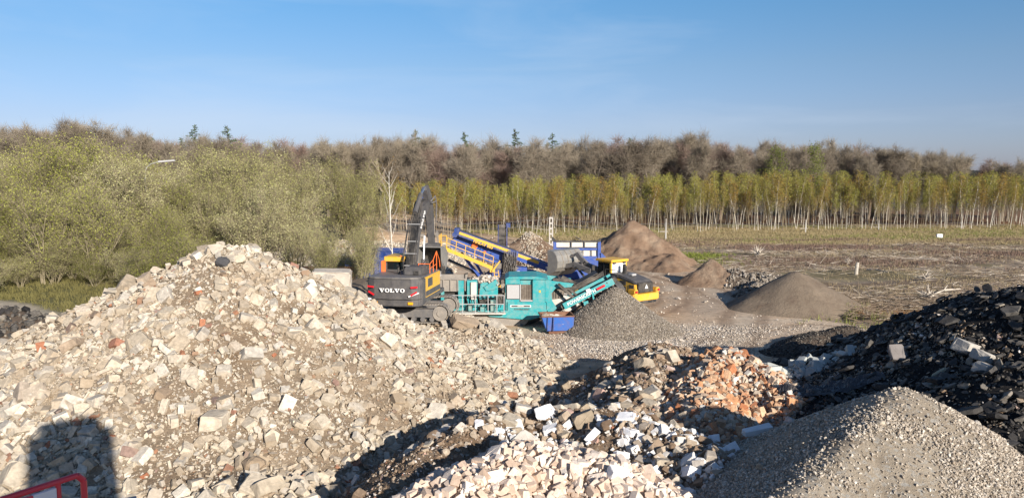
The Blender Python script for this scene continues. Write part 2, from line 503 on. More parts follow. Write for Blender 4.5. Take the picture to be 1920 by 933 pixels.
tag(o, 'low brown soil and demolition rubble mound in the middle foreground', 'rubble pile')
o = pile_mesh('O', 'brick_pile', (2, 16, 18, 34), 0.1, M['brick_dust'])
tag(o, 'heap of orange and red broken brick in the middle foreground', 'brick pile')
o = pile_mesh('B', 'brick_pile', (-6, 9, 11, 24), 0.1, M['pale_dust'])
tag(o, 'heap of pale pinkish bricks at the bottom edge of the photo', 'brick pile')
o = pile_mesh('F', 'gravel_pile', (0, 19, 8, 28), 0.08, M['grav_base'])
tag(o, 'near pointed cone of grey crushed gravel in the right foreground', 'gravel pile')
o = pile_mesh('S', 'slate_pile', (8, 44, 10, 46), 0.13, M['slate_base'])
tag(o, 'high black pile of broken asphalt slabs on the right', 'asphalt pile')
o = pile_mesh('G', 'gravel_pile', (0, 16, 38, 54), 0.1, M['grav_base'])
tag(o, 'grey gravel cone under the end of the turquoise crusher conveyor', 'gravel pile')
o = pile_mesh('P1', 'sand_pile', (6, 30, 70, 98), 0.2, M['sand'])
tag(o, 'tall brown sand pile with eroded face behind the wheel loader', 'sand pile')
o = pile_mesh('P2', 'sand_pile', (14, 24, 61, 74), 0.12, M['sand'])
tag(o, 'small sharp brown sand mound right of the tall sand pile', 'sand pile')
o = pile_mesh('P3', 'sand_pile', (13, 30, 47, 64), 0.14, M['greysand'])
tag(o, 'smooth grey cone of fine crushed sand at the edge of the cleared field', 'sand pile')
o = pile_mesh('P4', 'dark_mound', (11, 24, 35, 48), 0.1, M['dark_sand'])
tag(o, 'low dark mound of milled asphalt left of the black slab pile', 'asphalt mound')
o = pile_mesh('P5', 'rubble_pile', (-12, 10, 70, 98), 0.2, M['sand'])
tag(o, 'far brown rubble pile with white top behind the blue screening machine', 'rubble pile')
o = pile_mesh('K', 'rubble_pile', (-44, 4, 64, 104), 0.25, M['pale_rub'])
tag(o, 'long low pale rubble bank behind the grey excavator and bushes', 'rubble pile')
o = pile_mesh('Q', 'sand_pile', (-17, -4, 43, 64), 0.15, M['greysand'])
tag(o, 'low grey sand mound left of the excavator counterweight', 'sand pile')
o = pile_mesh('D', 'soil_heap', (-38, -18, 33, 50), 0.15, M['dark_sand'])
tag(o, 'low dark broken soil heap beside the sandy track at the left edge', 'soil heap')
o = pile_mesh('E', 'soil_heap', (13, 26, 54, 72), 0.12, M['dark_sand'])
tag(o, 'jagged dark soil bank behind the smooth grey sand cone', 'soil bank')

# ---- ground sheet
def axis(lo, hi, fine0, fine1, step, n_out=26):
    a = np.arange(fine0, fine1+step, step)
    L = fine0 - np.geomspace(step*1.5, fine0-lo, n_out)
    R = a[-1] + np.geomspace(step*1.5, hi-a[-1], n_out)
    return np.concatenate([L[::-1], a, R])
gx = axis(-5000, 5000, -60, 110, 0.3, 40); gy = axis(-3000, 9000, 12, 150, 0.3, 40)
X, Y = np.meshgrid(gx, gy)
Z = ground_h(X, Y)
V = np.stack([X, Y, Z], -1).reshape(-1, 3)
idx = np.arange(X.size).reshape(X.shape)
Fq = np.stack([idx[:-1,:-1], idx[:-1,1:], idx[1:,1:], idx[1:,:-1]], -1).reshape(-1, 4)

def lerp(a, b, t): return a*(1-t[..., None]) + np.array(b)*t[..., None]
C = np.zeros(X.shape+(3,)); C[:] = (0.54, 0.385, 0.25)
n1 = fbm(X, Y, 9, 5, 201); n2 = fbm(X, Y, 3, 5, 202); n3 = fbm(X*0.35, Y, 2.2, 5, 203)
C = lerp(C, (0.60,0.48,0.35), smooth01((n3+0.15)*2.2))
C = lerp(C, (0.38,0.255,0.165), smooth01((n1-0.05)*3.5)*0.8)
# gravel spill round the grey cone and in front of it
gm = np.exp(-(((X-7)/4.6)**2+((Y-43.8)/3.6)**2))*1.3 + np.exp(-(((X-12)/5)**2+((Y-47)/1.5)**2))*.8 + np.exp(-(((X+3)/3)**2+((Y-76)/12)**2))*0.4
C = lerp(C, (0.50,0.46,0.41), smooth01(gm*(1.0+1.2*n2)-0.12))
tr = np.exp(-(((X-16-0.35*(Y-60))/1.6)**2))*smooth01((Y-45)/10)
C = lerp(C, (0.52,0.44,0.34), np.clip(tr*0.6, 0, 1))
# wheel ruts: darker damp pairs with pale crushed dust between
def pdist(pts):
    D = np.full(X.shape, 1e9)
    for (ax, ay), (bx, by) in zip(pts[:-1], pts[1:]):
        dx, dy = bx-ax, by-ay; t = np.clip(((X-ax)*dx+(Y-ay)*dy)/(dx*dx+dy*dy), 0, 1); D = np.minimum(D, np.hypot(X-ax-t*dx, Y-ay-t*dy))
    return D
wob = 0.35*fbm(X, Y, 3, 3, 205)
for pts in ([(4,36),(9,40),(14,46),(17,54),(16,66),(12,80)], [(-2,60),(4,66),(11,70),(15,76),(16,92)], [(6,38),(12,43),(19,48),(24,46)], [(9,52),(12,57),(14,66),(11,75),(4,82)], [(12,42),(15,50),(19,60),(18,74)], [(-8,58),(0,58.5),(8,64)]):
    D = pdist(pts)+wob
    C = lerp(C, (0.25,0.175,0.12), np.exp(-((np.abs(D)-1.05)/.28)**2)*0.65)
    C = lerp(C, (0.54,0.45,0.34), np.exp(-(D/.5)**2)*0.45)
# cleared field
E = edge_x(Y)
field = smooth01((X-E+1.2*n2)/1.6)*smooth01((Y-30)/6)
fc = np.zeros_like(C); fc[:] = (0.20, 0.145, 0.10)
fc = lerp(fc, (0.30,0.235,0.17), smooth01((n2+0.1)*2.5))
fc = lerp(fc, (0.21,0.19,0.085), smooth01((fbm(X*0.5,Y,4,5,210)-0.02)*3)*0.5)
fc = lerp(fc, (0.30,0.155,0.08), smooth01((fbm(X*0.5,Y,5,5,211)-0.12)*5)*smooth01((70-Y)/25)*0.9)
fc = lerp(fc, (0.24,0.165,0.145), smooth01((fbm(X*0.4,Y,7,5,212)-0.02)*4)*smooth01((Y-85)/15)*0.8)
oc = np.exp(-(((X-27)/5)**2+((Y-52)/3)**2)); fc = lerp(fc, (0.34,0.17,0.06), np.clip(oc*(1+n2)*1.2, 0, .9))
band = smooth01((Y-112+3*n1)/6)
gr = np.zeros_like(C); gr[:] = (0.22,0.21,0.075)
gr = lerp(gr, (0.29,0.205,0.12), smooth01((fbm(X*0.25,Y,4,5,213)+0.05)*3))
fc = fc*(1-band[...,None]) + gr*band[...,None]
fc = lerp(fc, (0.22,0.125,0.07), smooth01((Y-128+2*n2-0.07*np.maximum(X,0))/3))
C = C*(1-field[...,None]) + fc*field[...,None]
# verge under the bushes on the left
lf = smooth01((-X-17-0.12*(Y-45)+3*n2)/2.0)*smooth01((Y-42)/3)
lc = np.zeros_like(C); lc[:] = (0.13,0.125,0.055)
lc = lerp(lc, (0.20,0.16,0.11), smooth01((n2+0.0)*3))
C = C*(1-lf[...,None]) + lc*lf[...,None]
farg = smooth01((Y-170)/60)
C = lerp(C, (0.10,0.09,0.06), farg)
# sandy track on the far left
tx = np.interp(Y, [38, 46, 50, 54, 60], [-19, -27, -31, -36, -48])
tm = np.exp(-((X-tx)/ (2.6))**4)*smooth01((Y-40)/2)*smooth01((60-Y)/4)
C = lerp(C, (0.50,0.43,0.34), tm*0.85)
me = np_mesh('ground', V, Fq, None, True)
ca = me.color_attributes.new('soil', 'FLOAT_COLOR', 'POINT')
buf = np.ones((X.size, 4), np.float32); buf[:, :3] = np.clip(C.reshape(-1, 3), 0, 1)
ca.data.foreach_set('color', buf.ravel())
gm_, nt, b = new_mat('ground_soil')
at_n = node(nt, 'ShaderNodeAttribute', attribute_name='soil')
nn = noise_tex(nt, 1.7, 9, 0.72)
ff = remap(nt, nn, 0.28, 0.72, 0.62, 1.32)
cc = node(nt, 'ShaderNodeCombineColor')
for i in range(3): nt.links.new(ff, cc.inputs[i])
c1 = mixc(nt, 1.0, at_n.outputs['Color'], cc.outputs[0], 'MULTIPLY')
nt.links.new(c1, b.inputs['Base Color']); b.inputs['Roughness'].default_value = 0.96; b.inputs['Specular IOR Level'].default_value = 0.15
add_bump(nt, b, noise_tex(nt, 5.0, 9, 0.75), 0.45, 0.08)
me.materials.append(gm_)
tag(link('ground', me), kind='structure')

# low wooded hills on the horizon
hx = np.linspace(-900, 2600, 220); hy = np.array([0, 40, 130, 260, 300.])
HX, HY = np.meshgrid(hx, hy)
prof = np.array([-3, 5, 12, 9, -3.])[:, None]
HZ = prof*(1+0.35*fbm(HX, HY*0+3, 180, 4, 300)) + 1.6*fbm(HX, HY, 12, 3, 301)
V = np.stack([HX, HY+1300, HZ], -1).reshape(-1, 3)
ii = np.arange(HX.size).reshape(HX.shape)
Fh = np.stack([ii[:-1,:-1], ii[:-1,1:], ii[1:,1:], ii[1:,:-1]], -1).reshape(-1, 4)
M['hill'] = soil_mat('far_wood', [(0.3, (0.03,0.04,0.035)), (0.7, (0.06,0.065,0.05))], 0.05, 0.5, 0.3, 1.0)
tag(link('hills', np_mesh('hills', V, Fh, M['hill'], True)), kind='structure')
# ------------------------------------------------------------------ loose stones
def hull(points):
    bm = bmesh.new()
    for p in points: bm.verts.new(p)
    r = bmesh.ops.convex_hull(bm, input=bm.verts)
    junk = [g for g in r['geom_interior'] + r['geom_unused'] if isinstance(g, bmesh.types.BMVert)]
    bmesh.ops.delete(bm, geom=list(set(junk)), context='VERTS')
    bmesh.ops.triangulate(bm, faces=bm.faces)
    bm.verts.index_update(); bmesh.ops.recalc_face_normals(bm, faces=bm.faces)
    V = np.array([v.co[:] for v in bm.verts]); F = np.array([[v.index for v in f.verts] for f in bm.faces])
    bm.free(); return V, F

def rock(kind, rg):
    if kind == 'chunk':          # broken concrete: a block with corners knocked off
        s = np.array([1.0, rg.uniform(.6, .95), rg.uniform(.4, .75)])
        pts = []
        for i in (-1, 1):
            for j in (-1, 1):
                for k in (-1, 1):
                    c = np.array([i, j, k], float)
                    cut = rg.uniform(0.05, 0.75)
                    if rg.random() < .65:
                        for ax in range(3):
                            q = c.copy(); q[ax] *= 1-cut*rg.uniform(.4, 1.2); pts.append(q+rg.normal(0, .05, 3))
                    else: pts.append(c+rg.normal(0, .08, 3))
        P = np.array(pts)*s*0.5
    elif kind == 'slab':
        n = rg.integers(4, 7); a = np.sort(rg.uniform(0, 2*np.pi, n)) + rg.uniform(0, 6)
        a = np.linspace(0, 2*np.pi, n, endpoint=False)+rg.uniform(-.35, .35, n)
        r = rg.uniform(.6, 1.0, n); t = rg.uniform(.09, .2)
        top = np.stack([np.cos(a)*r, np.sin(a)*r*rg.uniform(.55, .9), np.full(n, t)], -1)
        bot = top*np.array([rg.uniform(.86, 1.05), rg.uniform(.86, 1.05), -1])
        P = np.concatenate([top, bot])*.5 + rg.normal(0, .012, (2*n, 3))
    elif kind == 'brick':
        L = rg.uniform(.75, 1.05); P = []
        for i in (-1, 1):
            for j in (-1, 1):
                for k in (-1, 1):
                    c = np.array([i*L, j*.5, k*.33]); 
                    if rg.random() < .3:
                        for ax in range(3):
                            q = c.copy(); q[ax] *= rg.uniform(.6, .85); P.append(q)
                    else: P.append(c+rg.normal(0, .02, 3))
        P = np.array(P)*.5
    elif kind == 'bar':
        w = rg.uniform(.16, .26); h = rg.uniform(.12, .2); P = np.array([[i*rg.uniform(.8, 1.0), j*w+rg.normal(0, .02), k*h+rg.normal(0, .02)] for i in (-1, 1) for j in (-1, 1) for k in (-1, 1)])*.62
    elif kind == 'shard':
        P = rg.normal(size=(9, 3)); P /= np.linalg.norm(P, axis=1)[:, None]; P = P*np.array([1, rg.uniform(.4, .7), rg.uniform(.18, .35)])*.55
    elif kind == 'boulder':
        P = rg.normal(size=(46, 3)); P /= np.linalg.norm(P, axis=1)[:, None]
        P = P*np.array([1, rg.uniform(.75, .95), rg.uniform(.6, .85)])*.5*rg.uniform(.9, 1.05, (46, 1))
    else:                        # pebble / crushed stone
        P = rg.normal(size=(11, 3)); P /= np.linalg.norm(P, axis=1)[:, None]
        P = P*np.array([1, rg.uniform(.6, .95), rg.uniform(.45, .8)])*.5*rg.uniform(.8, 1.15, (11, 1))
    return hull(P)

RG = np.random.default_rng(7)
LIB = {k: [rock(k, RG) for _ in range(n)] for k, n in (('chunk', 22), ('bar', 8), ('shard', 16), ('slab', 18), ('brick', 12), ('boulder', 8), ('pebble', 12))}

def frames(nrm, rg, tilt):
    n = len(nrm)
    z = nrm + rg.normal(0, 1, (n, 3))*tilt
    z /= np.linalg.norm(z, axis=1)[:, None]
    a = rg.normal(0, 1, (n, 3)); x = np.cross(a, z); x /= np.linalg.norm(x, axis=1)[:, None]
    y = np.cross(z, x)
    return np.stack([x, y, z], -1)      # columns

def sizes_power(rg, n, lo, hi, p=2.2):
    u = rg.random(n); a = 1-p
    return (lo**a + u*(hi**a-lo**a))**(1/a)

def sample_pile(key, n, bounds, rg, skip=(), mask=None, tol=0.02):
    """n points on the open surface of a pile"""
    x0, x1, y0, y1 = bounds; out = []
    tot = 0
    while tot < n:
        m = max(4000, int(n*1.5))
        x = rg.uniform(x0, x1, m); y = rg.uniform(y0, y1, m)
        h = pile_h(key, x, y) if key else ground_h(x, y)
        T = total_h(x, y, skip)
        ok = (h >= T-tol) & (h > ground_h(x, y)+(0.03 if key else -1))
        if mask is not None: ok &= rg.random(m) < mask(x, y)
        out.append(np.stack([x[ok], y[ok], h[ok]], -1)); tot += ok.sum()
        if len(out) > 60: break
    P = np.concatenate(out)[:n]
    e = 0.12
    f = (lambda a, b: pile_h(key, a, b)) if key else ground_h
    dx = (f(P[:,0]+e, P[:,1])-f(P[:,0]-e, P[:,1]))/(2*e); dy = (f(P[:,0], P[:,1]+e)-f(P[:,0], P[:,1]-e))/(2*e)
    N = np.stack([-dx, -dy, np.ones(len(P))], -1); N /= np.linalg.norm(N, axis=1)[:, None]
    return P, N

def scatter(name, kinds, P, N, S, mat, rg, tilt=0.45, sink=0.12, label=None):
    """one object holding all of these stones"""
    R = frames(N, rg, tilt); lib = sum([LIB[k] for k in kinds], [])
    pick = rg.integers(0, len(lib), len(P)); VV = []; FF = []; off = 0
    P = P + N*(S*(0.5*0.5-sink))[:, None]
    for k, (v, f) in enumerate(lib):
        ix = np.nonzero(pick == k)[0]
        if not len(ix): continue
        w = np.einsum('nij,vj->nvi', R[ix], v)*S[ix][:, None, None] + P[ix][:, None, :]
        nv = len(v)
        VV.append(w.reshape(-1, 3)); FF.append((f[None]+(np.arange(len(ix))*nv)[:, None, None]).reshape(-1, 3)+off)
        off += nv*len(ix)
    me = np_mesh(name, np.concatenate(VV), np.concatenate(FF), mat)
    o = link(name, me); tag(o, label, None, None, 'stuff'); return o

def stone_meshes(name, kind, mat, n):
    """detailed shared meshes for single stones"""
    r = []
    for i in range(n):
        v, f = LIB[kind][i % len(LIB[kind])]
        bm = bmesh.new()
        vs = [bm.verts.new(p) for p in v]
        for t in f: bm.faces.new([vs[i] for i in t])
        bmesh.ops.dissolve_limit(bm, angle_limit=0.12, verts=bm.verts, edges=bm.edges)
        bmesh.ops.bevel(bm, geom=bm.edges[:], offset=0.018, segments=1, affect='EDGES', clamp_overlap=True)
        bmesh.ops.triangulate(bm, faces=bm.faces)
        bmesh.ops.subdivide_edges(bm, edges=[e for e in bm.edges if e.calc_length() > .28], cuts=1)
        bmesh.ops.triangulate(bm, faces=bm.faces)
        for q in bm.verts:
            q.co += Vector(RG.normal(0, .008, 3))
        me = bpy.data.meshes.new(name); bm.to_mesh(me); bm.free(); me.materials.append(mat); r.append(me)
    return r

def place_stones(name, meshes, P, N, S, rg, tilt, cat, group, labeler, sink=0.1):
    R = frames(N, rg, tilt)
    for i in range(len(P)):
        o = bpy.data.objects.new(name, meshes[rg.integers(0, len(meshes))]); COL.objects.link(o)
        m = Matrix(R[i].tolist()).to_4x4()
        p = P[i] + N[i]*S[i]*(0.25-sink)
        o.matrix_world = Matrix.Translation(p.tolist()) @ m @ Matrix.Scale(float(S[i]), 4)
        tag(o, labeler(P[i], S[i]), cat, group)

CONC = [(0.0, (0.38,0.315,0.235)), (0.3, (0.48,0.415,0.32)), (0.6, (0.55,0.48,0.38)), (0.76, (0.44,0.405,0.35)), (0.88, (0.66,0.60,0.50)), (0.965, (0.30,0.22,0.15)), (0.985, (0.38,0.15,0.08)), (1.0, (0.20,0.18,0.165))]
M['conc'] = stone_mat('crushed_concrete', CONC, dirt=(0.32,0.245,0.165))
M['conc_o'] = stone_mat('broken_concrete', CONC[:6]+[(1.0, (0.5,0.46,0.4))], per='object', nscale=3.0, bscale=9.0, bump=0.5)
M['brown_c'] = stone_mat('dirty_stone', [(0, (0.17,0.115,0.075)), (.4, (0.29,0.21,0.145)), (.65, (0.42,0.34,0.25)), (.85, (0.46,0.40,0.33)), (.95, (0.68,0.65,0.61)), (1.0, (0.38,0.16,0.09))], dirt=(0.2,0.145,0.10))
M['brown_o'] = stone_mat('dirty_block', [(0, (0.30,0.24,0.17)), (.5, (0.50,0.44,0.35)), (1.0, (0.58,0.53,0.46))], per='object', nscale=3.0, bscale=9.0)
M['white_c'] = stone_mat('white_rubble', [(0, (0.52,0.49,0.44)), (.5, (0.70,0.68,0.65)), (1.0, (0.80,0.79,0.78))], namp=0.15)
M['white_o'] = stone_mat('white_block', [(0, (0.68,0.66,0.62)), (.5, (0.82,0.81,0.80)), (1.0, (0.88,0.88,0.88))], per='object', namp=0.15, nscale=3, bscale=9)
M['orange_c'] = stone_mat('orange_brick', [(0, (0.32,0.13,0.07)), (.15, (0.47,0.25,0.14)), (.4, (0.54,0.36,0.23)), (.6, (0.56,0.45,0.33)), (.75, (0.40,0.34,0.27)), (.92, (0.72,0.68,0.6)), (1.0, (0.16,0.13,0.11))])
M['orange_o'] = stone_mat('orange_brick_block', [(0, (0.42,0.17,0.08)), (.3, (0.58,0.32,0.17)), (.7, (0.62,0.42,0.27)), (1.0, (0.62,0.52,0.42))], per='object', nscale=4, bscale=12)
M['pale_c'] = stone_mat('pale_brick', [(0, (0.48,0.36,0.27)), (.4, (0.64,0.51,0.405)), (.8, (0.72,0.61,0.51)), (1.0, (0.76,0.70,0.62))], namp=0.2)
M['pale_o'] = stone_mat('pale_brick_block', [(0, (0.54,0.41,0.32)), (.5, (0.66,0.53,0.43)), (1.0, (0.74,0.65,0.56))], per='object', namp=0.18, nscale=4, bscale=12)
M['grav_c'] = stone_mat('gravel', [(0, (0.28,0.23,0.175)), (.5, (0.44,0.38,0.305)), (.85, (0.56,0.50,0.42)), (1.0, (0.66,0.61,0.53))], bump=0.2)
M['grav_d'] = stone_mat('cone_gravel', [(0, (0.15,0.125,0.10)), (.5, (0.24,0.205,0.165)), (.85, (0.34,0.30,0.25)), (1.0, (0.46,0.42,0.37))], bump=0.2)
M['grav_g'] = stone_mat('grey_gravel', [(0, (0.30,0.25,0.20)), (.5, (0.44,0.38,0.31)), (.85, (0.56,0.50,0.43)), (1.0, (0.66,0.61,0.54))], bump=0.2)
M['slate_c'] = stone_mat('broken_asphalt', [(0, (0.018,0.017,0.017)), (.35, (0.055,0.051,0.047)), (.65, (0.11,0.10,0.088)), (.9, (0.20,0.18,0.15)), (1.0, (0.33,0.29,0.23))], rough=0.7, namp=0.5)
M['slate_o'] = stone_mat('dark_fragment', [(0, (0.035,0.034,0.033)), (.6, (0.07,0.065,0.06)), (.9, (0.13,0.12,0.105)), (1.0, (0.24,0.21,0.175))], per='object', rough=0.7, namp=0.5, nscale=3, bscale=10)

# -- the big pale pile
BA = (-32, 6.5, 15, 48)
rg = np.random.default_rng(11)
P, N = sample_pile('A', 46000, BA, rg, ('M',), hollow)
S = sizes_power(rg, len(P), 0.075, 0.5, 2.35)*np.where((P[:,0]>-11)&(P[:,1]>36), .8, 1)
scatter('concrete_rubble', ('chunk', 'slab', 'shard', 'bar', 'brick'), P, N, S, M['conc'], rg, 0.5, 0.06, 'small pale concrete rubble covering the big left pile')
P, N = sample_pile('A', 30000, (-22, 6, 15, 40), rg, ('M',))
scatter('concrete_grit', ('pebble',), P, N, sizes_power(rg, len(P), 0.05, 0.16, 2.4), M['conc'], rg, 0.5, 0.05, 'pale grit and small stones between the rubble of the big left pile')

def zoneA(p, s):
    x, y, z = p
    if z > 5.0: return 'pale angular concrete chunk near the summit of the big left rubble pile'
    if y > 37: return 'pale broken concrete chunk behind the summit ridge beside the grey excavator'
    if x > -4: return 'pale broken concrete chunk on the right flank of the big rubble pile'
    if y < 24: return 'dusty concrete chunk along the near foot of the big rubble pile'
    if x < -12: return 'pale concrete chunk on the left slope of the big rubble pile'
    return 'pale concrete chunk on the middle front slope of the big rubble pile'
P, N = sample_pile('A', 900, (-22, 6, 19, 47), rg, ('M',), hollow)
vis = (np.abs(P[:,0]/P[:,1]) < 0.68) & ~((P[:,0] > -10.5) & (P[:,0] < -1) & (P[:,1] > 37))
P, N = P[vis][:298], N[vis][:298]
S = sizes_power(rg, len(P), 0.36, 0.85, 2.8)
cm = stone_meshes('concrete_chunk', 'chunk', M['conc_o'], 12) + stone_meshes('concrete_chunk', 'slab', M['conc_o'], 12) + stone_meshes('concrete_chunk', 'bar', M['conc_o'], 4)
place_stones('concrete_chunk', cm, P, N, S, rg, 0.4, 'concrete chunk', 'concrete chunks on the big rubble pile', zoneA)

# -- middle mound
BM = (-6, 11, 13, 35)
P, N = sample_pile('M', 6500, BM, rg, (), lambda x, y: np.clip(.6+2.5*fbm(x, y, 1.5, 4, 46), .1, 1)*np.where((x < 0) & (y < 21), .35, 1))
scatter('mixed_rubble', ('chunk', 'shard', 'boulder', 'brick'), P, N, sizes_power(rg, len(P), 0.06, 0.42, 2.4), M['brown_c'], rg, 0.5, 0.1, 'mixed brown stones and clods on the middle mound')
P, N = sample_pile('M', 12000, BM, rg)
scatter('soil_clods', ('pebble',), P, N, sizes_power(rg, len(P), 0.04, 0.15, 2.0), M['brown_c'], rg, 0.5, 0.1, 'small soil clods and pebbles on the middle mound')
def wmask(x, y):
    m = 0
    for px, py, d, r in ((1190,800,22,1.3), (1030,770,22.5,.8), (1250,850,20,1.6), (1320,900,18.5,1.5), (960,800,22,.9), (1130,860,18,1.2)):
        a = at(px, py, d); m = m + np.exp(-(((x-a[0])**2+(y-a[1])**2)/r**2))
    return np.clip(m, 0, 1)
P, N = sample_pile('M', 650, BM, rg, (), wmask, 0.02)
scatter('white_rubble', ('chunk', 'slab', 'brick'), P, N, sizes_power(rg, len(P), 0.06, 0.32, 2.2), M['white_c'], rg, 0.6, 0.04, 'small white plaster and block fragments on the middle mound')
P, N = sample_pile('M', 28, BM, rg, (), wmask, 0.02)
wm = stone_meshes('white_block', 'chunk', M['white_o'], 8) + stone_meshes('white_block', 'slab', M['white_o'], 5)
place_stones('white_block', wm, P, N, sizes_power(rg, len(P), 0.24, 0.5, 2.5), rg, 0.5, 'white block', 'white block fragments in the middle foreground',
    lambda p, s: 'white chalky block fragment among brown rubble right of the pale bricks' if p[0] > 3 else 'white chalky block fragment on brown soil behind the pale bricks')
P, N = sample_pile('M', 90, (-3, 11, 15, 33), rg, (), lambda x, y: np.where((x < 0) & (y < 21), .3, 1))
bmz = stone_meshes('rubble_stone', 'chunk', M['brown_o'], 8) + stone_meshes('rubble_stone', 'slab', M['brown_o'], 5)
place_stones('rubble_stone', bmz, P, N, sizes_power(rg, len(P), 0.28, 0.7, 2.6), rg, 0.5, 'stone', 'stones on the brown mound',
    lambda p, s: 'dusty beige stone near the crest of the brown mound' if p[1] > 26 else ('dusty beige stone on the left shoulder of the brown mound' if p[0] < 1 else 'dusty beige stone low on the front of the brown mound'))

# -- orange bricks
BO = (4, 15, 19, 32)
P, N = sample_pile('O', 5200, BO, rg)
scatter('brick_rubble', ('brick', 'chunk', 'brick'), P, N, sizes_power(rg, len(P), 0.06, 0.3, 1.9), M['orange_c'], rg, 0.8, 0.05, 'broken orange and red brick pieces')
P, N = sample_pile('O', 130, BO, rg)
om = stone_meshes('orange_brick', 'brick', M['orange_o'], 8) + stone_meshes('orange_brick', 'chunk', M['orange_o'], 5)
place_stones('orange_brick', om, P, N, sizes_power(rg, len(P), 0.24, 0.5, 2.2), rg, 0.8, 'brick', 'bricks on the orange brick heap',
    lambda p, s: 'orange broken brick near the crest of the orange heap' if p[2] > 2.1 else ('orange broken brick on the right tail of the orange heap' if p[0] > 8.6 else 'orange broken brick on the front slope of the orange heap'))
# -- pale bricks
BB = (-5, 8, 12, 23)
P, N = sample_pile('B', 5200, BB, rg)
scatter('pale_brick_rubble', ('brick', 'chunk'), P, N, sizes_power(rg, len(P), 0.07, 0.3, 1.7), M['pale_c'], rg, 0.9, 0.05, 'pale pinkish brick pieces in the near heap')
P, N = sample_pile('B', 170, (-4, 6, 13, 22), rg)
pm = stone_meshes('pale_brick', 'brick', M['pale_o'], 8) + stone_meshes('pale_brick', 'chunk', M['pale_o'], 4)
place_stones('pale_brick', pm, P, N, sizes_power(rg, len(P), 0.26, 0.44, 2.0), rg, 0.9, 'brick', 'bricks on the pale brick heap',
    lambda p, s: 'pale pinkish brick near the crest of the near heap' if p[2] > 2.5 else ('pale pinkish brick on the left side of the near heap' if p[0] < 0 else 'pale pinkish brick on the right side of the near heap'))

# -- near gravel cone
BF = (1, 18, 10, 27)
P, N = sample_pile('F', 68000, BF, rg, (), lambda x, y: np.clip(.75+2.2*fbm(x, y, 1.6, 4, 44), .08, 1))
scatter('crushed_gravel', ('pebble',), P, N, sizes_power(rg, len(P), 0.035, 0.115, 2.2), M['grav_c'], rg, 0.8, 0.05, 'crushed grey gravel stones on the near cone')
P, N = sample_pile('F', 14, (5, 14, 14, 22), rg)
gs = stone_meshes('gravel_stone', 'boulder', M['brown_o'], 6)
place_stones('gravel_stone', gs, P, N, sizes_power(rg, len(P), 0.14, 0.24, 2.2), rg, 0.8, 'stone', 'larger stones lying on the near gravel cone',
    lambda p, s: 'larger loose stone lying on the near gravel cone')

# -- black slabs
BS = (9, 36, 12, 44)
P, N = sample_pile('S', 20000, BS, rg)
scatter('asphalt_rubble', ('slab', 'shard', 'shard'), P, N, sizes_power(rg, len(P), 0.08, 0.5, 2.0), M['slate_c'], rg, 0.35, 0.06, 'small black asphalt rubble on the right pile')
P, N = sample_pile('S', 14000, (9, 26, 12, 34), rg)
scatter('asphalt_grit', ('pebble',), P, N, sizes_power(rg, len(P), 0.04, 0.14, 2.0), M['slate_c'], rg, 0.5, 0.06, 'black grit between the slabs of the right pile')
P, N = sample_pile('S', 11000, (9, 30, 12, 40), rg, (), lambda x, y: np.clip(-.1+3.2*fbm(x, y, 1.7, 4, 48), 0, 1))
scatter('stony_fines', ('pebble', 'shard'), P, N, sizes_power(rg, len(P), 0.05, 0.26, 2.2), M['brown_c'], rg, 0.5, 0.04, 'grey brown stony fines in patches on the black pile')
P, N = sample_pile('S', 700, BS, rg)
v = (P[:,0]/P[:,1] < 0.70); P, N = P[v][:230], N[v][:230]
sm = stone_meshes('dark_fragment', 'slab', M['slate_o'], 16)
place_stones('dark_fragment', sm, P, N, sizes_power(rg, len(P), 0.4, 0.95, 2.6), rg, 0.25, 'rubble fragment', 'broken slabs on the black pile',
    lambda p, s: 'dark broken asphalt slab near the skyline of the black pile' if p[2] > 4.2 else ('dark broken asphalt slab at the foot of the black pile' if p[2] < 1.2 else 'dark broken asphalt slab on the middle slope of the black pile'), 0.0)

def single(name, kind, i, mat, px, py, d, s, label, cat, rot=(0.2, 0.3, 0.5), scl=(1, 1, 1), lift=0.1):
    me = stone_meshes(name, kind, mat, i+1)[i]
    o = link(name, me); p = at(px, py, d); z = float(total_h(np.array([p[0]]), np.array([p[1]]))[0])
    o.location = (p[0], p[1], z+lift*s); o.rotation_euler = rot; o.scale = (s*scl[0], s*scl[1], s*scl[2])
    tag(o, label, cat); return o
def plain_stone(name, c, amp=0.3):
    m, nt, b = new_mat(name); n = noise_tex(nt, 4, 6, 0.65)
    nt.links.new(ramp(nt, n, [(.3, tuple(v*(1-amp) for v in c)), (.7, c)]), b.inputs['Base Color'])
    b.inputs['Roughness'].default_value = .9; add_bump(nt, b, noise_tex(nt, 9, 6, .7), .5, .03); return m
yst = plain_stone('ochre_stone', (0.48,0.36,0.19)); gst = plain_stone('pale_grey_stone', (0.5,0.47,0.42)); wst = plain_stone('white_stone', (0.82,0.81,0.79), .1)
dst = plain_stone('brown_block', (0.36,0.28,0.2)); bst = plain_stone('bluish_grey_rubble', (0.50,0.52,0.49), .2)
single('boulder', 'boulder', 1, yst, 1757, 742, 19.6, 0.6, 'ochre boulder at the foot of the black pile behind the gravel cone', 'boulder')
single('slab_fragment', 'slab', 2, plain_stone('sandy_slab', (0.5,0.44,0.3)), 1762, 640, 24.5, .8, 'long sandy yellow slab on the black asphalt pile', 'slab', (0.1, -0.4, 0.2), (1, .45, 1.2), .2)
single('concrete_block', 'chunk', 4, gst, 1850, 610, 24.5, 0.7, 'pale blocky concrete lump high on the black pile', 'concrete block', lift=.2)
single('concrete_block', 'chunk', 6, gst, 1813, 618, 25.5, 0.7, 'small pale concrete block left of the pale lump on the black pile', 'concrete block', lift=.2)
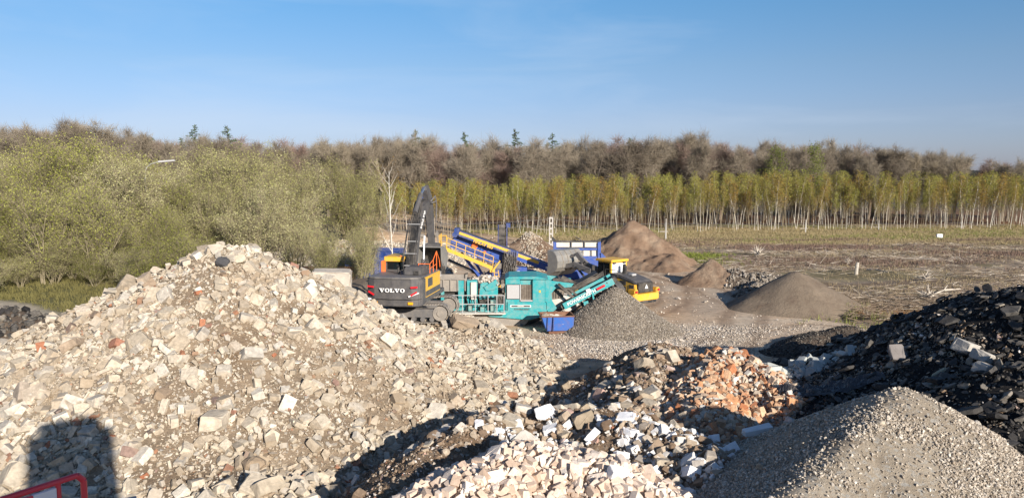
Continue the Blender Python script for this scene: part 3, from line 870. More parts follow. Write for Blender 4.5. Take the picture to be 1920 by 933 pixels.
single('concrete_block', 'chunk', 7, gst, 1847, 682, 21.5, 0.5, 'pale rounded concrete piece halfway down the black pile', 'concrete block', lift=.2)
single('slab_fragment', 'slab', 3, plain_stone('grey_slab', (0.22,0.20,0.19)), 1683, 655, 27, 1.1, 'grey brown slab standing on the left slope of the black pile', 'slab', (0.9, 0.2, 0.1), lift=.3)
single('white_slab', 'slab', 4, wst, 1023, 768, 23.6, .95, 'large flat white slab lying on the brown mound crest', 'slab', (0.5, 0.0, 0.3), lift=.15)
single('white_slab', 'slab', 5, wst, 1125, 775, 22.8, 0.7, 'white slab with brown soil beside it right of the largest white slab', 'slab', (0.6, 0.2, 1.3), lift=.15)
single('white_block', 'chunk', 5, wst, 1160, 885, 17.2, 0.5, 'bright white block standing at the right end of the pale bricks', 'white block', (0.4, 0.3, 0.4), (1, .7, 1.2), .25)
single('grey_slab', 'slab', 6, gst, 985, 822, 19.8, 0.95, 'grey slab standing on edge behind the pale brick heap', 'slab', (1.1, 0.3, 0.3), lift=.3)
single('white_beam', 'brick', 3, wst, 1420, 800, 21.5, 1.0, 'small white beam fragment lying in front of the orange brick heap', 'beam', (0.1, -0.15, 0.2), (1, .5, .5), .2)
single('white_block', 'boulder', 3, wst, 1308, 852, 19, 0.6, 'smooth white block lying alone left of the near gravel cone', 'white block', (0, .3, 2.2), (1, .6, .6), .2)
single('brown_block', 'brick', 5, dst, 872, 577, 40.3, 1.5, 'large brown slab of masonry right of the excavator tracks', 'masonry slab', (0.5, 0.3, 0.5), (1, .9, 1), .15)
single('white_slab', 'slab', 8, wst, 690, 605, 37.0, 1.7, 'large pale slab lying in front of the excavator tracks', 'slab', (0.55, 0.1, 0.2), lift=.1)
single('flat_slab', 'slab', 7, plain_stone('pale_slab', (0.52,0.46,0.37)), 225, 545, 31, 1.3, 'long flat pale slab on the left shoulder of the big pile', 'slab', (0.1, -0.05, 0.3), (1, .7, .9), .12)
single('flat_slab', 'slab', 9, plain_stone('pale_slab_two', (0.52,0.46,0.37)), 405, 478, 31.3, .9, 'tilted pale slab just below the summit of the big pile', 'slab', (0.8, 0.2, 0.1), lift=.2)
single('asphalt_lump', 'boulder', 4, plain_stone('dark_lump', (0.07,0.07,0.075)), 418, 503, 30.5, 0.6, 'single dark asphalt lump below the summit of the big pile', 'asphalt lump', lift=.3)
single('round_boulder', 'boulder', 5, plain_stone('brown_boulder', (0.33,0.25,0.17)), 477, 868, 22, 0.75, 'round brown boulder low on the front of the big pile', 'boulder', lift=.25)
single('round_boulder', 'boulder', 6, plain_stone('beige_boulder', (0.50,0.40,0.27)), 1035, 730, 27.5, 0.6, 'round beige boulder on the soil in the middle behind the white slabs', 'boulder', lift=.25)
# square concrete block at the rear shoulder
cb = MB(); cb.box(-.95, .95, -.6, .6, -.5, .42)
o = cb.build('concrete_block', plain_stone('cast_concrete', (0.56,0.50,0.42)), None, .08)
bm = bmesh.new(); bm.from_mesh(o.data); bmesh.ops.triangulate(bm, faces=bm.faces); bmesh.ops.subdivide_edges(bm, edges=bm.edges, cuts=3)
for q in bm.verts: q.co += Vector(RG.normal(0, .018, 3))
bm.to_mesh(o.data); bm.free()
o.location = at(622, 522, 38.0); o.rotation_euler = (0.05, 0.04, 0.15)
tag(o, 'big square concrete block between the pile summit and the excavator', 'concrete block')
# pale blue grey rubble cluster
cp = at(1500, 700, 31)
P = np.stack([rg.normal(cp[0], .9, 260), rg.normal(cp[1], .55, 260)], -1)
z = total_h(P[:,0], P[:,1]); P = np.concatenate([P, (z + 0.45*np.exp(-(((P[:,0]-cp[0])/1.0)**2+((P[:,1]-cp[1])/.6)**2)))[:, None]], 1)
scatter('pale_rubble_clump', ('chunk', 'slab'), P, np.tile([0, -.2, 1.], (len(P), 1)), sizes_power(rg, len(P), .12, .5, 2.0), bst, rg, 0.7, 0.1, 'pale bluish rubble cluster between brick heap and black pile')

# crumpled black membrane in front of it
mx, my, _ = at(1555, 745, 26.5)
xs = np.linspace(-1.8, 1.8, 60); ys = np.linspace(-.9, .9, 34); XX, YY = np.meshgrid(xs, ys)
ZZ = 0.42*np.abs(fbm(XX*1.6+YY, YY*0.7, .55, 4, 601)) + .12
WX = XX+mx; WY = YY+my; ZZ = ZZ*np.clip(1.6-(XX/1.7)**2-(YY/.8)**2, .1, 1) + total_h(WX, WY)
V = np.stack([WX, WY, ZZ], -1).reshape(-1, 3); ii = np.arange(XX.size).reshape(XX.shape)
ok = ((XX/1.75)**2+(YY/.85)**2 + .3*fbm(XX, YY, .5, 3, 602) < 1)
Fm = np.stack([ii[:-1,:-1], ii[:-1,1:], ii[1:,1:], ii[1:,:-1]], -1)[ok[:-1,:-1]].reshape(-1, 4)
o = link('plastic_sheet', np_mesh('plastic_sheet', V, Fm, paint('black_membrane', (0.03,0.03,0.035), .45, 0, .15)))
tag(o, 'crumpled black membrane lying between the brick heap and the black pile', 'plastic sheet')

# -- gravel by the machines
P, N = sample_pile('G', 26000, (1, 15, 40, 52), rg)
scatter('cone_gravel', ('pebble',), P, N, sizes_power(rg, len(P), 0.05, 0.13, 2.0), M['grav_d'], rg, 0.8, 0.05, 'gravel stones on the cone under the crusher conveyor')
def gmask(x, y):
    return np.clip(np.exp(-(((x-7)/4.4)**2+((y-43.2)/3.4)**2))*1.2 + .7*np.exp(-(((x-12)/5)**2+((y-47)/1.6)**2)) - .45*np.clip(fbm(x, y, 2, 4, 403)+.1, 0, 1), 0, 1)
P, N = sample_pile(None, 9500, (0, 26, 35, 62), rg, (), gmask)
scatter('loose_gravel', ('pebble',), P, N, sizes_power(rg, len(P), 0.05, 0.16, 2.3), M['grav_g'], rg, 0.8, 0.05, 'loose grey gravel spilled over the yard floor')
P, N = sample_pile(None, 1300, (-6, 26, 34, 75), rg)
scatter('yard_stones', ('pebble', 'chunk'), P, N, sizes_power(rg, len(P), 0.05, 0.28, 2.8), M['grav_g'], rg, 0.8, 0.05, 'scattered stones on the yard floor')
P, N = sample_pile('K', 9000, (-42, 3, 64, 92), rg)
scatter('bank_rubble', ('chunk', 'slab'), P, N, sizes_power(rg, len(P), 0.1, 0.35, 2.0), M['conc'], rg, 0.5, 0.08, 'pale rubble on the long bank behind the excavator')
P, N = sample_pile('P5', 1500, (-12, 10, 70, 90), rg, (), lambda x, y: np.clip(.03+np.exp(-(((x-2.1)/.8)**2)), 0, 1))
scatter('far_pile_rubble', ('chunk',), P, N, sizes_power(rg, len(P), 0.07, 0.22, 2.0), M['conc'], rg, 0.5, 0.08, 'white and grey rubble on the far pile')
P, N = sample_pile('P4', 6000, (11, 24, 35, 48), rg)
scatter('milled_asphalt', ('pebble',), P, N, sizes_power(rg, len(P), 0.04, 0.14, 2.0), M['slate_c'], rg, 0.5, 0.05, 'dark milled asphalt grains on the low mound')
P, N = sample_pile('E', 1500, (13, 26, 54, 72), rg)
scatter('bank_clods', ('chunk', 'pebble'), P, N, sizes_power(rg, len(P), 0.1, 0.32, 2.0), M['grav_d'], rg, 0.5, 0.1, 'dark clods on the soil bank')
P, N = sample_pile('D', 3000, (-36, -18, 34, 50), rg)
scatter('heap_clods', ('chunk', 'pebble'), P, N, sizes_power(rg, len(P), 0.08, 0.4, 2.0), M['slate_c'], rg, 0.5, 0.1, 'dark clods on the soil heap')
# ------------------------------------------------------------------ vegetation
class TB:
    """collects bark triangles and leaf quads"""
    def __init__(s): s.bv = []; s.bf = []; s.n = 0; s.lv = []; s.ln = 0
    def seg(s, p, q, r0, r1, k=3):
        d = q-p; L = np.linalg.norm(d)
        if L < 1e-5: return
        d = d/L; u = np.array([0,0,1.]) if abs(d[2]) < .9 else np.array([1.,0,0])
        a = np.cross(d, u); a /= np.linalg.norm(a); b = np.cross(a, d)
        th = np.arange(k)*2*np.pi/k; c = np.cos(th)[:, None]*a+np.sin(th)[:, None]*b
        s.bv.append(p+c*r0); s.bv.append(q+c*r1)
        for i in range(k):
            j = (i+1) % k
            s.bf.append((s.n+i, s.n+j, s.n+k+j)); s.bf.append((s.n+i, s.n+k+j, s.n+k+i))
        s.n += 2*k
    def spikes(s, P, D, L, r, rg):
        """many fine twigs: thin three-sided spikes, vectorised"""
        n = len(P); 
        if not n: return
        D = D/np.linalg.norm(D, axis=1)[:, None]
        A = np.cross(D, rg.normal(size=(n, 3))); A /= np.linalg.norm(A, axis=1)[:, None]
        B = np.cross(D, A)
        base = [P + (A*math.cos(t)+B*math.sin(t))*r for t in (0, 2.094, 4.189)]
        tip = P + D*L[:, None]
        V = np.stack(base+[tip], 1).reshape(-1, 3)
        s.bv.append(V); i = s.n+np.arange(n)*4
        F = np.stack([np.stack([i, i+1, i+3], -1), np.stack([i+1, i+2, i+3], -1), np.stack([i+2, i, i+3], -1)], 1).reshape(-1, 3)
        s.bf += F.tolist(); s.n += 4*n
    def leaves(s, P, size, rg, flat=1.0):
        n = len(P)
        A = rg.normal(size=(n, 3)); A /= np.linalg.norm(A, axis=1)[:, None]
        B = np.cross(A, rg.normal(size=(n, 3))); B /= np.linalg.norm(B, axis=1)[:, None]
        sz = size*rg.uniform(.6, 1.3, (n, 1))
        s.lv.append(np.stack([P-A*sz*.5, P+B*sz*.32*flat, P+A*sz*.5, P-B*sz*.32*flat], 1).reshape(-1, 3))
    def bark_mesh(s, name, mat): return np_mesh(name, np.concatenate(s.bv), np.array(s.bf), mat)
    def leaf_mesh(s, name, mat):
        V = np.concatenate(s.lv); return np_mesh(name, V, np.arange(len(V)).reshape(-1, 4), mat)

def unit(v): return v/np.linalg.norm(v)
def branch(tb, p, d, L, r, lev, prm, rg, tips):
    n = prm['n'][lev]; seg = L/n; up = prm['up'][lev]; wob = prm['wob'][lev]
    pts = [p]; 
    for i in range(n):
        d = unit(d + rg.normal(0, wob, 3) + np.array([0, 0, up]))
        q = pts[-1]+d*seg
        ra = r*(1-i/n*.75); rb = r*(1-(i+1)/n*.75)
        tb.seg(pts[-1], q, ra, rb, 5 if lev == 0 else 3)
        pts.append(q)
    last = lev == len(prm['n'])-1
    if last:
        tips.append((pts[-2], d)); tips.append((pts[-1], d)); 
        if n > 2: tips.append((pts[1], d))
        return
    c = prm['kids'][lev]
    for k in range(c):
        t = prm['start'][lev] + (1-prm['start'][lev])*((k+rg.random())/c)
        f = t*n; i = min(int(f), n-1); q = pts[i]+(pts[i+1]-pts[i])*(f-i)
        ang = prm['ang'][lev]*rg.uniform(.7, 1.25)
        az = rg.uniform(0, 2*np.pi); dd = unit(pts[i+1]-pts[i])
        a = unit(np.cross(dd, np.array([math.cos(az), math.sin(az), .13]))); 
        nd = dd*math.cos(ang)+a*math.sin(ang)
        taper = (1-t*prm['short'][lev])
        branch(tb, q, nd, L*prm['len'][lev]*taper*rg.uniform(.75, 1.15), r*prm['rad'][lev]*(1-.5*t), lev+1, prm, rg, tips)

def twig_cloud(tb, tips, rg, per, spread, L, r):
    P = np.array([t[0] for t in tips]); D = np.array([t[1] for t in tips])
    P = np.repeat(P, per, 0); D = np.repeat(D, per, 0)
    P = P + rg.normal(0, spread, P.shape); D = D + rg.normal(0, .55, D.shape) + np.array([0, 0, .15])
    LL = L*rg.uniform(.5, 1.3, len(P)); tb.spikes(P, D, LL, r, rg)
    return P + D/np.linalg.norm(D, axis=1)[:, None]*(LL*rg.uniform(.2, 1, len(P)))[:, None]

V_BARK = bark_mat('oak_bark', [(0, (0.13,0.11,0.085)), (.5, (0.20,0.165,0.13)), (.8, (0.26,0.22,0.17)), (1, (0.20,0.15,0.12))])
V_TWIG = bark_mat('bare_twigs', [(0, (0.18,0.15,0.115)), (.4, (0.27,0.23,0.175)), (.75, (0.23,0.195,0.145)), (1, (0.33,0.28,0.205))])
V_RED = bark_mat('reddish_twigs', [(0, (0.24,0.175,0.145)), (1, (0.28,0.20,0.165))])
V_WBARK = bark_mat('willow_bark', [(0, (0.17,0.145,0.085)), (1, (0.28,0.24,0.16))])
V_BIRCH = bark_mat('birch_bark', [(0, (0.22,0.18,0.12)), (.45, (0.34,0.29,0.20)), (.6, (0.34,0.30,0.21)), (.7, (0.60,0.55,0.45)), (1, (0.66,0.62,0.54))])
V_WHITE = bark_mat('white_birch_bark', [(0, (0.62,0.59,0.52)), (1, (0.6,0.57,0.5))])
V_BTWIG = bark_mat('birch_twigs', [(0, (0.17,0.12,0.07)), (1, (0.22,0.16,0.09))])
V_CON = bark_mat('conifer_bark', [(0, (0.09,0.07,0.05)), (1, (0.11,0.09,0.07))])
L_WIL = leaf_mat('willow_leaf', [(0, (0.21,0.21,0.06)), (.35, (0.35,0.35,0.12)), (.7, (0.48,0.47,0.21)), (1, (0.58,0.56,0.33))])
L_WIL2 = leaf_mat('willow_leaf_green', [(0, (0.18,0.20,0.035)), (.4, (0.32,0.34,0.07)), (.8, (0.43,0.43,0.13)), (1, (0.52,0.51,0.23))])
L_BIR = leaf_mat('birch_leaf', [(0, (0.33,0.18,0.05)), (.35, (0.33,0.24,0.06)), (.65, (0.31,0.31,0.07)), (1, (0.36,0.38,0.09))])
L_CON = leaf_mat('conifer_needle', [(0, (0.07,0.11,0.06)), (1, (0.12,0.17,0.09))], .8, .1)
L_GRN = leaf_mat('spring_leaf', [(0, (0.14,0.18,0.03)), (1, (0.27,0.30,0.07))])

def make_variant(name, seed, kind):
    rg = np.random.default_rng(seed); tr = TB(); cr = TB(); tips = []
    root = empty(name)
    if kind == 'bare':
        H = 15.5
        prm = dict(n=[6, 6, 4, 3], up=[.04, .10, .07, .04], wob=[.08, .13, .18, .22], kids=[9, 8, 6], start=[.34, .25, .2],
                   ang=[.62, .62, .6], len=[.72, .45, .48], rad=[.6, .5, .5], short=[.45, .35, .3])
        branch(tr, np.array([0,0,-.3]), np.array([0,0,1.]), H*.56, .28, 0, prm, rg, tips)
        lp = twig_cloud(cr, tips, rg, 3, .2, 1.2, .017)
        mats = (V_BARK, V_RED if seed % 5 == 0 else V_TWIG)
    elif kind == 'willow':
        H = 9.0
        prm = dict(n=[6, 4, 3], up=[.03, .10, .08], wob=[.09, .14, .2], kids=[9, 6], start=[.15, .2], ang=[.6, .65], len=[.45, .5], rad=[.45, .5], short=[.5, .3])
        for k in range(8):
            az = k*.785+rg.uniform(-.3, .3); t = rg.uniform(.12, .5)
            branch(tr, np.array([math.cos(az)*.3, math.sin(az)*.3, -.2]), unit(np.array([math.cos(az)*t, math.sin(az)*t, 1])), H*rg.uniform(.62, .95), .075, 0, prm, rg, tips)
        lp = twig_cloud(cr, tips, rg, 3, .22, .85, .014)
        lp = lp[rg.random(len(lp)) < (.55+.4*smooth01((lp[:, 2]-1.5)/3))]; lp = np.repeat(lp, 2, 0); cr.leaves(lp+rg.normal(0, .12, lp.shape), .12, rg, 1.2)
        mats = (V_WBARK, V_WBARK, L_WIL2 if seed % 2 else L_WIL)
    elif kind == 'birch':
        H = rg.uniform(8.3, 9.6)
        prm = dict(n=[8, 3], up=[.03, .12], wob=[.035, .12], kids=[30], start=[.34], ang=[.5], len=[.20], rad=[.3], short=[.66])
        lean = rg.normal(0, .05, 2)
        branch(tr, np.array([0,0,-.2]), unit(np.array([lean[0], lean[1], 1])), H, .05, 0, prm, rg, tips)
        lp = twig_cloud(cr, tips, rg, 3, .18, .65, .012)
        lp = np.repeat(lp, 4, 0)+rg.normal(0, .17, (len(lp)*4, 3)); lp = lp[rg.random(len(lp)) < (.10+.90*smooth01((lp[:, 2]/H-.5)/.25))]; cr.leaves(lp, .14, rg, 1.2)
        mats = (V_BIRCH, V_BTWIG, L_BIR)
    elif kind == 'lone_birch':
        prm = dict(n=[9, 5, 3], up=[.02, .12, .02], wob=[.03, .08, .15], kids=[15, 5], start=[.30, .3], ang=[.72, .5], len=[.36, .35], rad=[.42, .4], short=[.6, .4])
        branch(tr, np.array([0,0,-.2]), np.array([-.02,0,1.]), 11.5, .085, 0, prm, rg, tips)
        lp = twig_cloud(cr, tips, rg, 3, .12, .5, .007)
        cr.leaves(lp[::3], .10, rg)
        mats = (V_WHITE, V_BTWIG, L_BIR)
    elif kind == 'conifer':
        H = 19
        tr.seg(np.array([0,0,-.3]), np.array([.1,0,H]), .22, .03, 5)
        PP = []
        for k in range(60):
            z = H*(.5+.49*((k+rg.random())/60)); az = rg.uniform(0, 6.28); L = (H-z)*.42*rg.uniform(.35, 1.3)+.3
            d = np.array([math.cos(az), math.sin(az), rg.uniform(-.2, .35)])
            p = np.array([.1*z/H, 0, z]); q = p+d*L; cr.seg(p, q, .05, .015)
            t = rg.random((int(6+15*L), 1))**.7; PP.append(p+(q-p)*t+rg.normal(0, .10, (len(t), 3))-np.array([0, 0, .08]))
        PP = np.concatenate(PP); cr.leaves(PP, .27, rg, .8)
        mats = (V_CON, V_CON, L_CON)
    elif kind == 'green':
        prm = dict(n=[7, 5, 3], up=[.03, .1, .05], wob=[.05, .12, .2], kids=[22, 8], start=[.2, .15], ang=[.6, .6], len=[.35, .4], rad=[.4, .5], short=[.6, .3])
        branch(tr, np.array([0,0,-.3]), np.array([0,0,1.]), 14.5, .2, 0, prm, rg, tips)
        lp = twig_cloud(cr, tips, rg, 3, .3, .9, .018); cr.leaves(np.repeat(lp, 2, 0)+rg.normal(0, .2, (len(lp)*2, 3)), .26, rg)
        mats = (V_BARK, V_TWIG, L_GRN)
    t = link('trunk', tr.bark_mesh('trunk', mats[0]), root)
    if cr.lv:
        bmz = cr.bark_mesh('crown', mats[1]); V1 = np.concatenate(cr.bv); F1 = np.array(cr.bf); V2 = np.concatenate(cr.lv); nq = len(V2)//4
        q = np.arange(len(V2)).reshape(-1, 4); F2 = np.concatenate([q[:, :3], q[:, [0, 2, 3]]])+len(V1)
        me = np_mesh('crown', np.concatenate([V1, V2]), np.concatenate([F1, F2]), mats[1]); me.materials.append(mats[2])
        me.polygons.foreach_set('material_index', np.concatenate([np.zeros(len(F1), np.int32), np.ones(len(F2), np.int32)]))
        bpy.data.meshes.remove(bmz)
    else: me = cr.bark_mesh('crown', mats[1])
    link('crown', me, root)
    return root

VAR = {
    'bare': [make_variant('bare_tree', 101+i, 'bare') for i in range(7)],
    'willow': [make_variant('willow_bush', 201+i, 'willow') for i in range(6)],
    'birch': [make_variant('birch_tree', 301+i, 'birch') for i in range(8)],
    'conifer': [make_variant('conifer', 401+i, 'conifer') for i in range(3)],
    'green': [make_variant('leafy_tree', 501, 'green')],
    'lone': [make_variant('white_birch', 601, 'lone_birch')],
}
USED = set()
VH = {}
for kd, L_ in VAR.items():
    for k_, r_ in enumerate(L_):
        zz = []
        for ch in r_.children:
            co = np.empty(len(ch.data.vertices)*3, np.float32); ch.data.vertices.foreach_get('co', co); zz.append(np.percentile(co[2::3], 99.7))
        VH[kd, k_] = max(zz)
print('VH', VH)
TR = np.random.default_rng(55)
def put(kind, x, y, s, label, cat, group=None, i=None, sx=None, zoff=0.0):
    L = VAR[kind]; k = int(TR.integers(0, len(L))) if i is None else i
    src = L[k]; s = s/VH[kind, k]; sx = sx/VH[kind, k] if sx else None
    if (kind, k) in USED: o = copy_tree(src)
    else: o = src; USED.add((kind, k))
    z = float(ground_h(np.array([x]), np.array([y]))[0])
    o.location = (x, y, z+zoff); o.rotation_euler = (0, 0, TR.uniform(0, 6.28)); w = sx or s
    o.scale = (w, w, s); tag(o, label, cat, group); return o

def xat(px, d): return (px-960)/FPX*d

# tall bare wood behind: canopy height follows the photo's skyline
SK = [(-200,250),(0,250),(110,240),(220,243),(330,262),(430,262),(520,262),(590,275),(700,266),(800,256),(870,266),(960,268),(1040,262),(1120,262),(1200,262),(1290,250),(1380,262),(1440,275),(1500,262),(1560,255),(1620,280),(1700,277),(1760,278),(1830,292),(1900,302),(2050,320)]
skx = [a for a, _ in SK]; sky = [b for _, b in SK]
cnt = 0
for row, (d0, n) in enumerate(((158, 74), (172, 64), (190, 56))):
    for k in range(n):
        px = -150 + (2150)*((k+TR.uniform(.1, .9))/n)
        if px > 1590 and row > 0 and TR.random() < .75: continue
        d = d0+TR.uniform(-5, 5)
        if row and px > 1850: continue
        x = xat(px, d); top = 9.7+(323-np.interp(px, skx, sky)-TR.uniform(-7, 20)-row*2)/FPX*d
        if TR.random() < .12: top *= 1.07
        h = top
        lab = ('bare brown oak in the front row of the wood at the left' if px < 600 else 'bare brown oak in the front row of the wood behind the machines' if px < 1300 else 'bare brown oak in the front row of the wood behind the cleared field') if row == 0 else 'bare brown tree deep in the far wood, only its crown showing'
        put('bare', x, d, h, lab, 'tree', 'bare trees of the far wood', sx=h*TR.uniform(.95, 1.25))
for px, py, lab in ((372,240,'tall dark conifer rising above the bushes at the left, larger of two'), (432,241,'broad dark conifer just right of the tallest conifer at the left'), (345,262,'shorter dark conifer left of the pair at the left'), (290,262,'low dark conifer top behind the left bushes'),
                    (780,248,'thin green conifer over the wood above the excavator boom'), (872,248,'wide spreading conifer top over the wood above the blue screener'), (965,242,'slim pointed conifer standing above the middle of the wood'), (1034,250,'ragged conifer right of the slim pointed conifer'), (1178,258,'faint conifer top above the tall sand pile')):
    d = 164; h = 9.7+(323-py)/FPX*d; put('conifer', xat(px, d), d, h, lab, 'conifer', None, i=int(TR.integers(0, 3)), sx=h*1.2)
for px, py, lab in ((1445,275,'bright green leafing tree standing in the bare wood'), (1520,268,'yellow green leafing tree right of the bright green one')):
    d = 150; put('green', xat(px, d), d, (9.7+(323-py)/FPX*d), lab, 'tree', None)

# young birch thicket, front rows as single trees, the rest as one mass
def birch_base(px): return np.interp(px, [700, 900, 1100, 1300, 1600, 2000], [445, 442, 438, 433, 429, 426])
nb = 292
for k in range(nb):
    px = 730 + 1290*((k+TR.uniform(0, 1))/nb)
    d = atz(px, birch_base(px))[1] + TR.uniform(-4, 5)
    lab = 'slender young birch with pale trunk left of the tall sand pile' if px < 1110 else ('slender young birch with pale trunk behind the tall sand pile' if px < 1290 else 'slender young birch with pale trunk along the far edge of the cleared field')
    s = 9.3*TR.uniform(.62, 1.1)*(np.interp(px, [750, 1100, 1500, 1900], [.86, .93, 1.0, .98]))
    put('birch', xat(px, d), d, s, lab, 'birch', 'young birches in the thicket', sx=s*TR.uniform(.9, 1.3))
bt = TR; VV = []; FF = []; MI = []; off = 0
for v in VAR['birch'][:5]:
    pass
def root_mesh(root):
    out = []
    for ch in root.children:
        me = ch.data; co = np.empty(len(me.vertices)*3); me.vertices.foreach_get('co', co)
        f = np.empty(len(me.loops), np.int32); me.loops.foreach_get('vertex_index', f)
        mi = np.empty(len(me.polygons), np.int32); me.polygons.foreach_get('material_index', mi)
        out.append((co.reshape(-1, 3), f.reshape(-1, 3), mi + (0 if ch.name.startswith('trunk') else 1)))
    return out
RM = [root_mesh(r) for r in VAR['birch']]
for k in range(230):
    px = 700 + 1330*TR.random(); d = atz(px, birch_base(px))[1] + TR.uniform(8, 20)
    s = TR.uniform(.85, 1.08)*(np.interp(px, [750, 1100, 1500, 1900], [.84, .93, 1.0, .98])); a = TR.uniform(0, 6.28)
    R = np.array([[math.cos(a), -math.sin(a), 0], [math.sin(a), math.cos(a), 0], [0, 0, 1]])
    for co, f, mi in RM[TR.integers(0, len(RM))]:
        VV.append((co@R.T)*s+np.array([xat(px, d), d, 0])); FF.append(f+off); MI.append(mi); off += len(co)
me = np_mesh('birch_thicket', np.concatenate(VV), np.concatenate(FF), V_BIRCH); me.materials.append(V_BTWIG); me.materials.append(L_BIR)
me.polygons.foreach_set('material_index', np.concatenate(MI))
tag(link('birch_thicket', me), 'dense young birch thicket behind the front row of birches', kind='stuff')

# willow bushes on the left
WT = [(-100,275),(0,285),(60,268),(140,262),(210,285),(280,290),(340,325),(410,288),(470,300),(540,300),(610,305),(660,335),(710,350),(760,400)]
wx = [a for a, _ in WT]; wy = [b for _, b in WT]
wl = ['yellow green willow bush in the tall clump at the far left', 'yellow green willow bush behind the big rubble pile summit', 'pale sparse willow bush left of the excavator boom']
for d0, n, py_off in ((66, 9, 80), (69, 12, 45), (75, 15, 16), (82, 16, 0), (90, 16, 0), (100, 14, 4)):
    for k in range(n):
        px = -180 + 900*((k+TR.uniform(.1, .9))/n)
        if d0 < 68 and px > 360: continue
        if d0 < 71 and px > 560: continue
        if d0 < 88 and px > 575: continue
        if px > 560 and TR.random() < .35: continue
        d = d0+TR.uniform(-3, 3)
        top = 9.7+(323-np.interp(px, wx, wy)-py_off-TR.uniform(-12, 38))/FPX*d
        h = max(2.5, top)
        par = 0 if px < 230 else 1 if px < 520 else 2
        i = int(TR.integers(0, 3))*2 + (0 if px < 380 and TR.random() < .7 else 1)
        put('willow', xat(px, d), d, h, wl[par], 'willow bush', 'willow bushes on the left', i=i % 6, sx=h*TR.uniform(.85, 1.1))
for px, d in ((620, 57), (672, 60), (690, 66), (600, 62)):
    put('willow', xat(px, d), d, 5.2, 'thin sparse willow sapling between the concrete block and the excavator', 'willow bush', 'willow saplings by the excavator', i=1, sx=3.8)
for px, d, h in ((-40, 58, 3.4), (30, 61, 2.6), (95, 63, 3.8), (170, 62, 2.8), (235, 60, 3.2), (290, 58, 4.2), (-100, 60, 4.5), (60, 66, 4.4), (130, 66, 3.2), (345, 60, 4.6), (405, 61, 3.6), (10, 67, 4.8), (205, 66, 4.6)):
    put('willow', xat(px, d), d, h, 'low olive shrub in front of the taller willow bushes at the left edge', 'shrub', 'low shrubs at the left edge', i=int(TR.integers(0, 6)), sx=h*1.5)
put('lone', xat(736, 64), 64, 10.9, 'lone white birch with bare forked branches left of the excavator boom', 'birch')

for kind, L in VAR.items():
    for k, r in enumerate(L):
        if (kind, k) not in USED:
            for ch in list(r.children): bpy.data.objects.remove(ch)
            bpy.data.objects.remove(r)

# grass, heather and dead sticks on the cleared field
rg = np.random.default_rng(77)
def tufts(name, n, xr, yr, mask, hgt, mat, label, blades=5, w=.02):
    x = rg.uniform(*xr, n); y = rg.uniform(*yr, n); ok = rg.random(n) < mask(x, y); x, y = x[ok], y[ok]
    z = ground_h(x, y); P = np.repeat(np.stack([x, y, z-.02], -1), blades, 0); m = len(P)
    P[:, :2] += rg.normal(0, .12, (m, 2)); D = rg.normal(0, .38, (m, 3)); D[:, 2] = 1
    D /= np.linalg.norm(D, axis=1)[:, None]; T = P + D*(hgt*rg.uniform(.5, 1.4, (m, 1)))
    a = rg.uniform(0, 6.28, m); O = np.stack([np.cos(a)*w, np.sin(a)*w, np.zeros(m)], -1)
    V = np.stack([P-O, P+O, T], 1).reshape(-1, 3)
    tag(link(name, np_mesh(name, V, np.arange(len(V)).reshape(-1, 3), mat)), label, kind='stuff')
isf = lambda x, y: ((x > edge_x(y)+.5) & (total_h(x, y) < ground_h(x, y)+.05)).astype(float)
M['dry_grass'] = leaf_mat('dry_grass', [(0, (0.20,0.17,0.07)), (.5, (0.34,0.27,0.14)), (1, (0.44,0.36,0.23))], .9, .2)
M['green_grass'] = leaf_mat('green_grass', [(0, (0.14,0.18,0.04)), (1, (0.28,0.30,0.09))], .9, .2)
M['olive_grass'] = leaf_mat('olive_grass', [(0, (0.13,0.12,0.04)), (.6, (0.20,0.18,0.07)), (1, (0.32,0.26,0.15))], .9, .2)
M['heather'] = leaf_mat('heather', [(0, (0.19,0.13,0.10)), (1, (0.30,0.215,0.17))], .9, .1)
tufts('field_grass', 22000, (14, 78), (34, 112), lambda x, y: isf(x, y)*np.clip(.5+1.6*fbm(x*.5, y, 5, 4, 210), .1, 1), .28, M['dry_grass'], 'dry tufted grass on the cleared field')
tufts('verge_grass', 60000, (-20, 115), (104, 142), lambda x, y: isf(x, y)*.8, .3, M['dry_grass'], 'tall dry grass band before the birches', 4, .035)
tufts('green_verge', 26000, (-20, 115), (104, 142), lambda x, y: isf(x, y)*np.clip(.1+3*fbm(x*.3, y, 6, 3, 220), 0, 1), .3, M['green_grass'], 'green grass patches before the birches', 4, .035)
tufts('heather', 26000, (14, 100), (76, 112), lambda x, y: isf(x, y)*np.clip(3*fbm(x*.4, y, 7, 5, 212)+.1, 0, 1), .4, M['heather'], 'brown purple heather on the far half of the cleared field', 5, .03)
tufts('left_grass', 26000, (-60, -14), (44, 90), lambda x, y: ((x < -17-.12*(y-45)) & (pile_h('A', x, y) < ground_h(x, y)+.05) & (np.abs(x-np.interp(y, [38, 46, 50, 54, 60], [-19, -27, -31, -36, -48])) > np.where(y < 60, 2.6, 0))).astype(float), .3, M['olive_grass'], 'rough grass under the left bushes', 4, .03)
gp = at(1310, 482, 88)
tufts('green_weeds', 1600, (gp[0]-5, gp[0]+5), (80, 92), lambda x, y: np.exp(-(((x-gp[0])/2.6)**2+((y-88)/5)**2)), .35, L_GRN, 'bright green weeds right of the tall sand pile', 6, .05)
gp2 = at(1590, 545, 55)
tufts('ditch_weeds', 2600, (18, 34), (44, 66), lambda x, y: np.exp(-(((x-edge_x(y)-2)/2.4)**2))*np.clip(.5+1.5*fbm(x, y, 2, 3, 230), 0, 1), .4, M['green_grass'], 'green and dry weeds along the ditch bank', 6, .03)

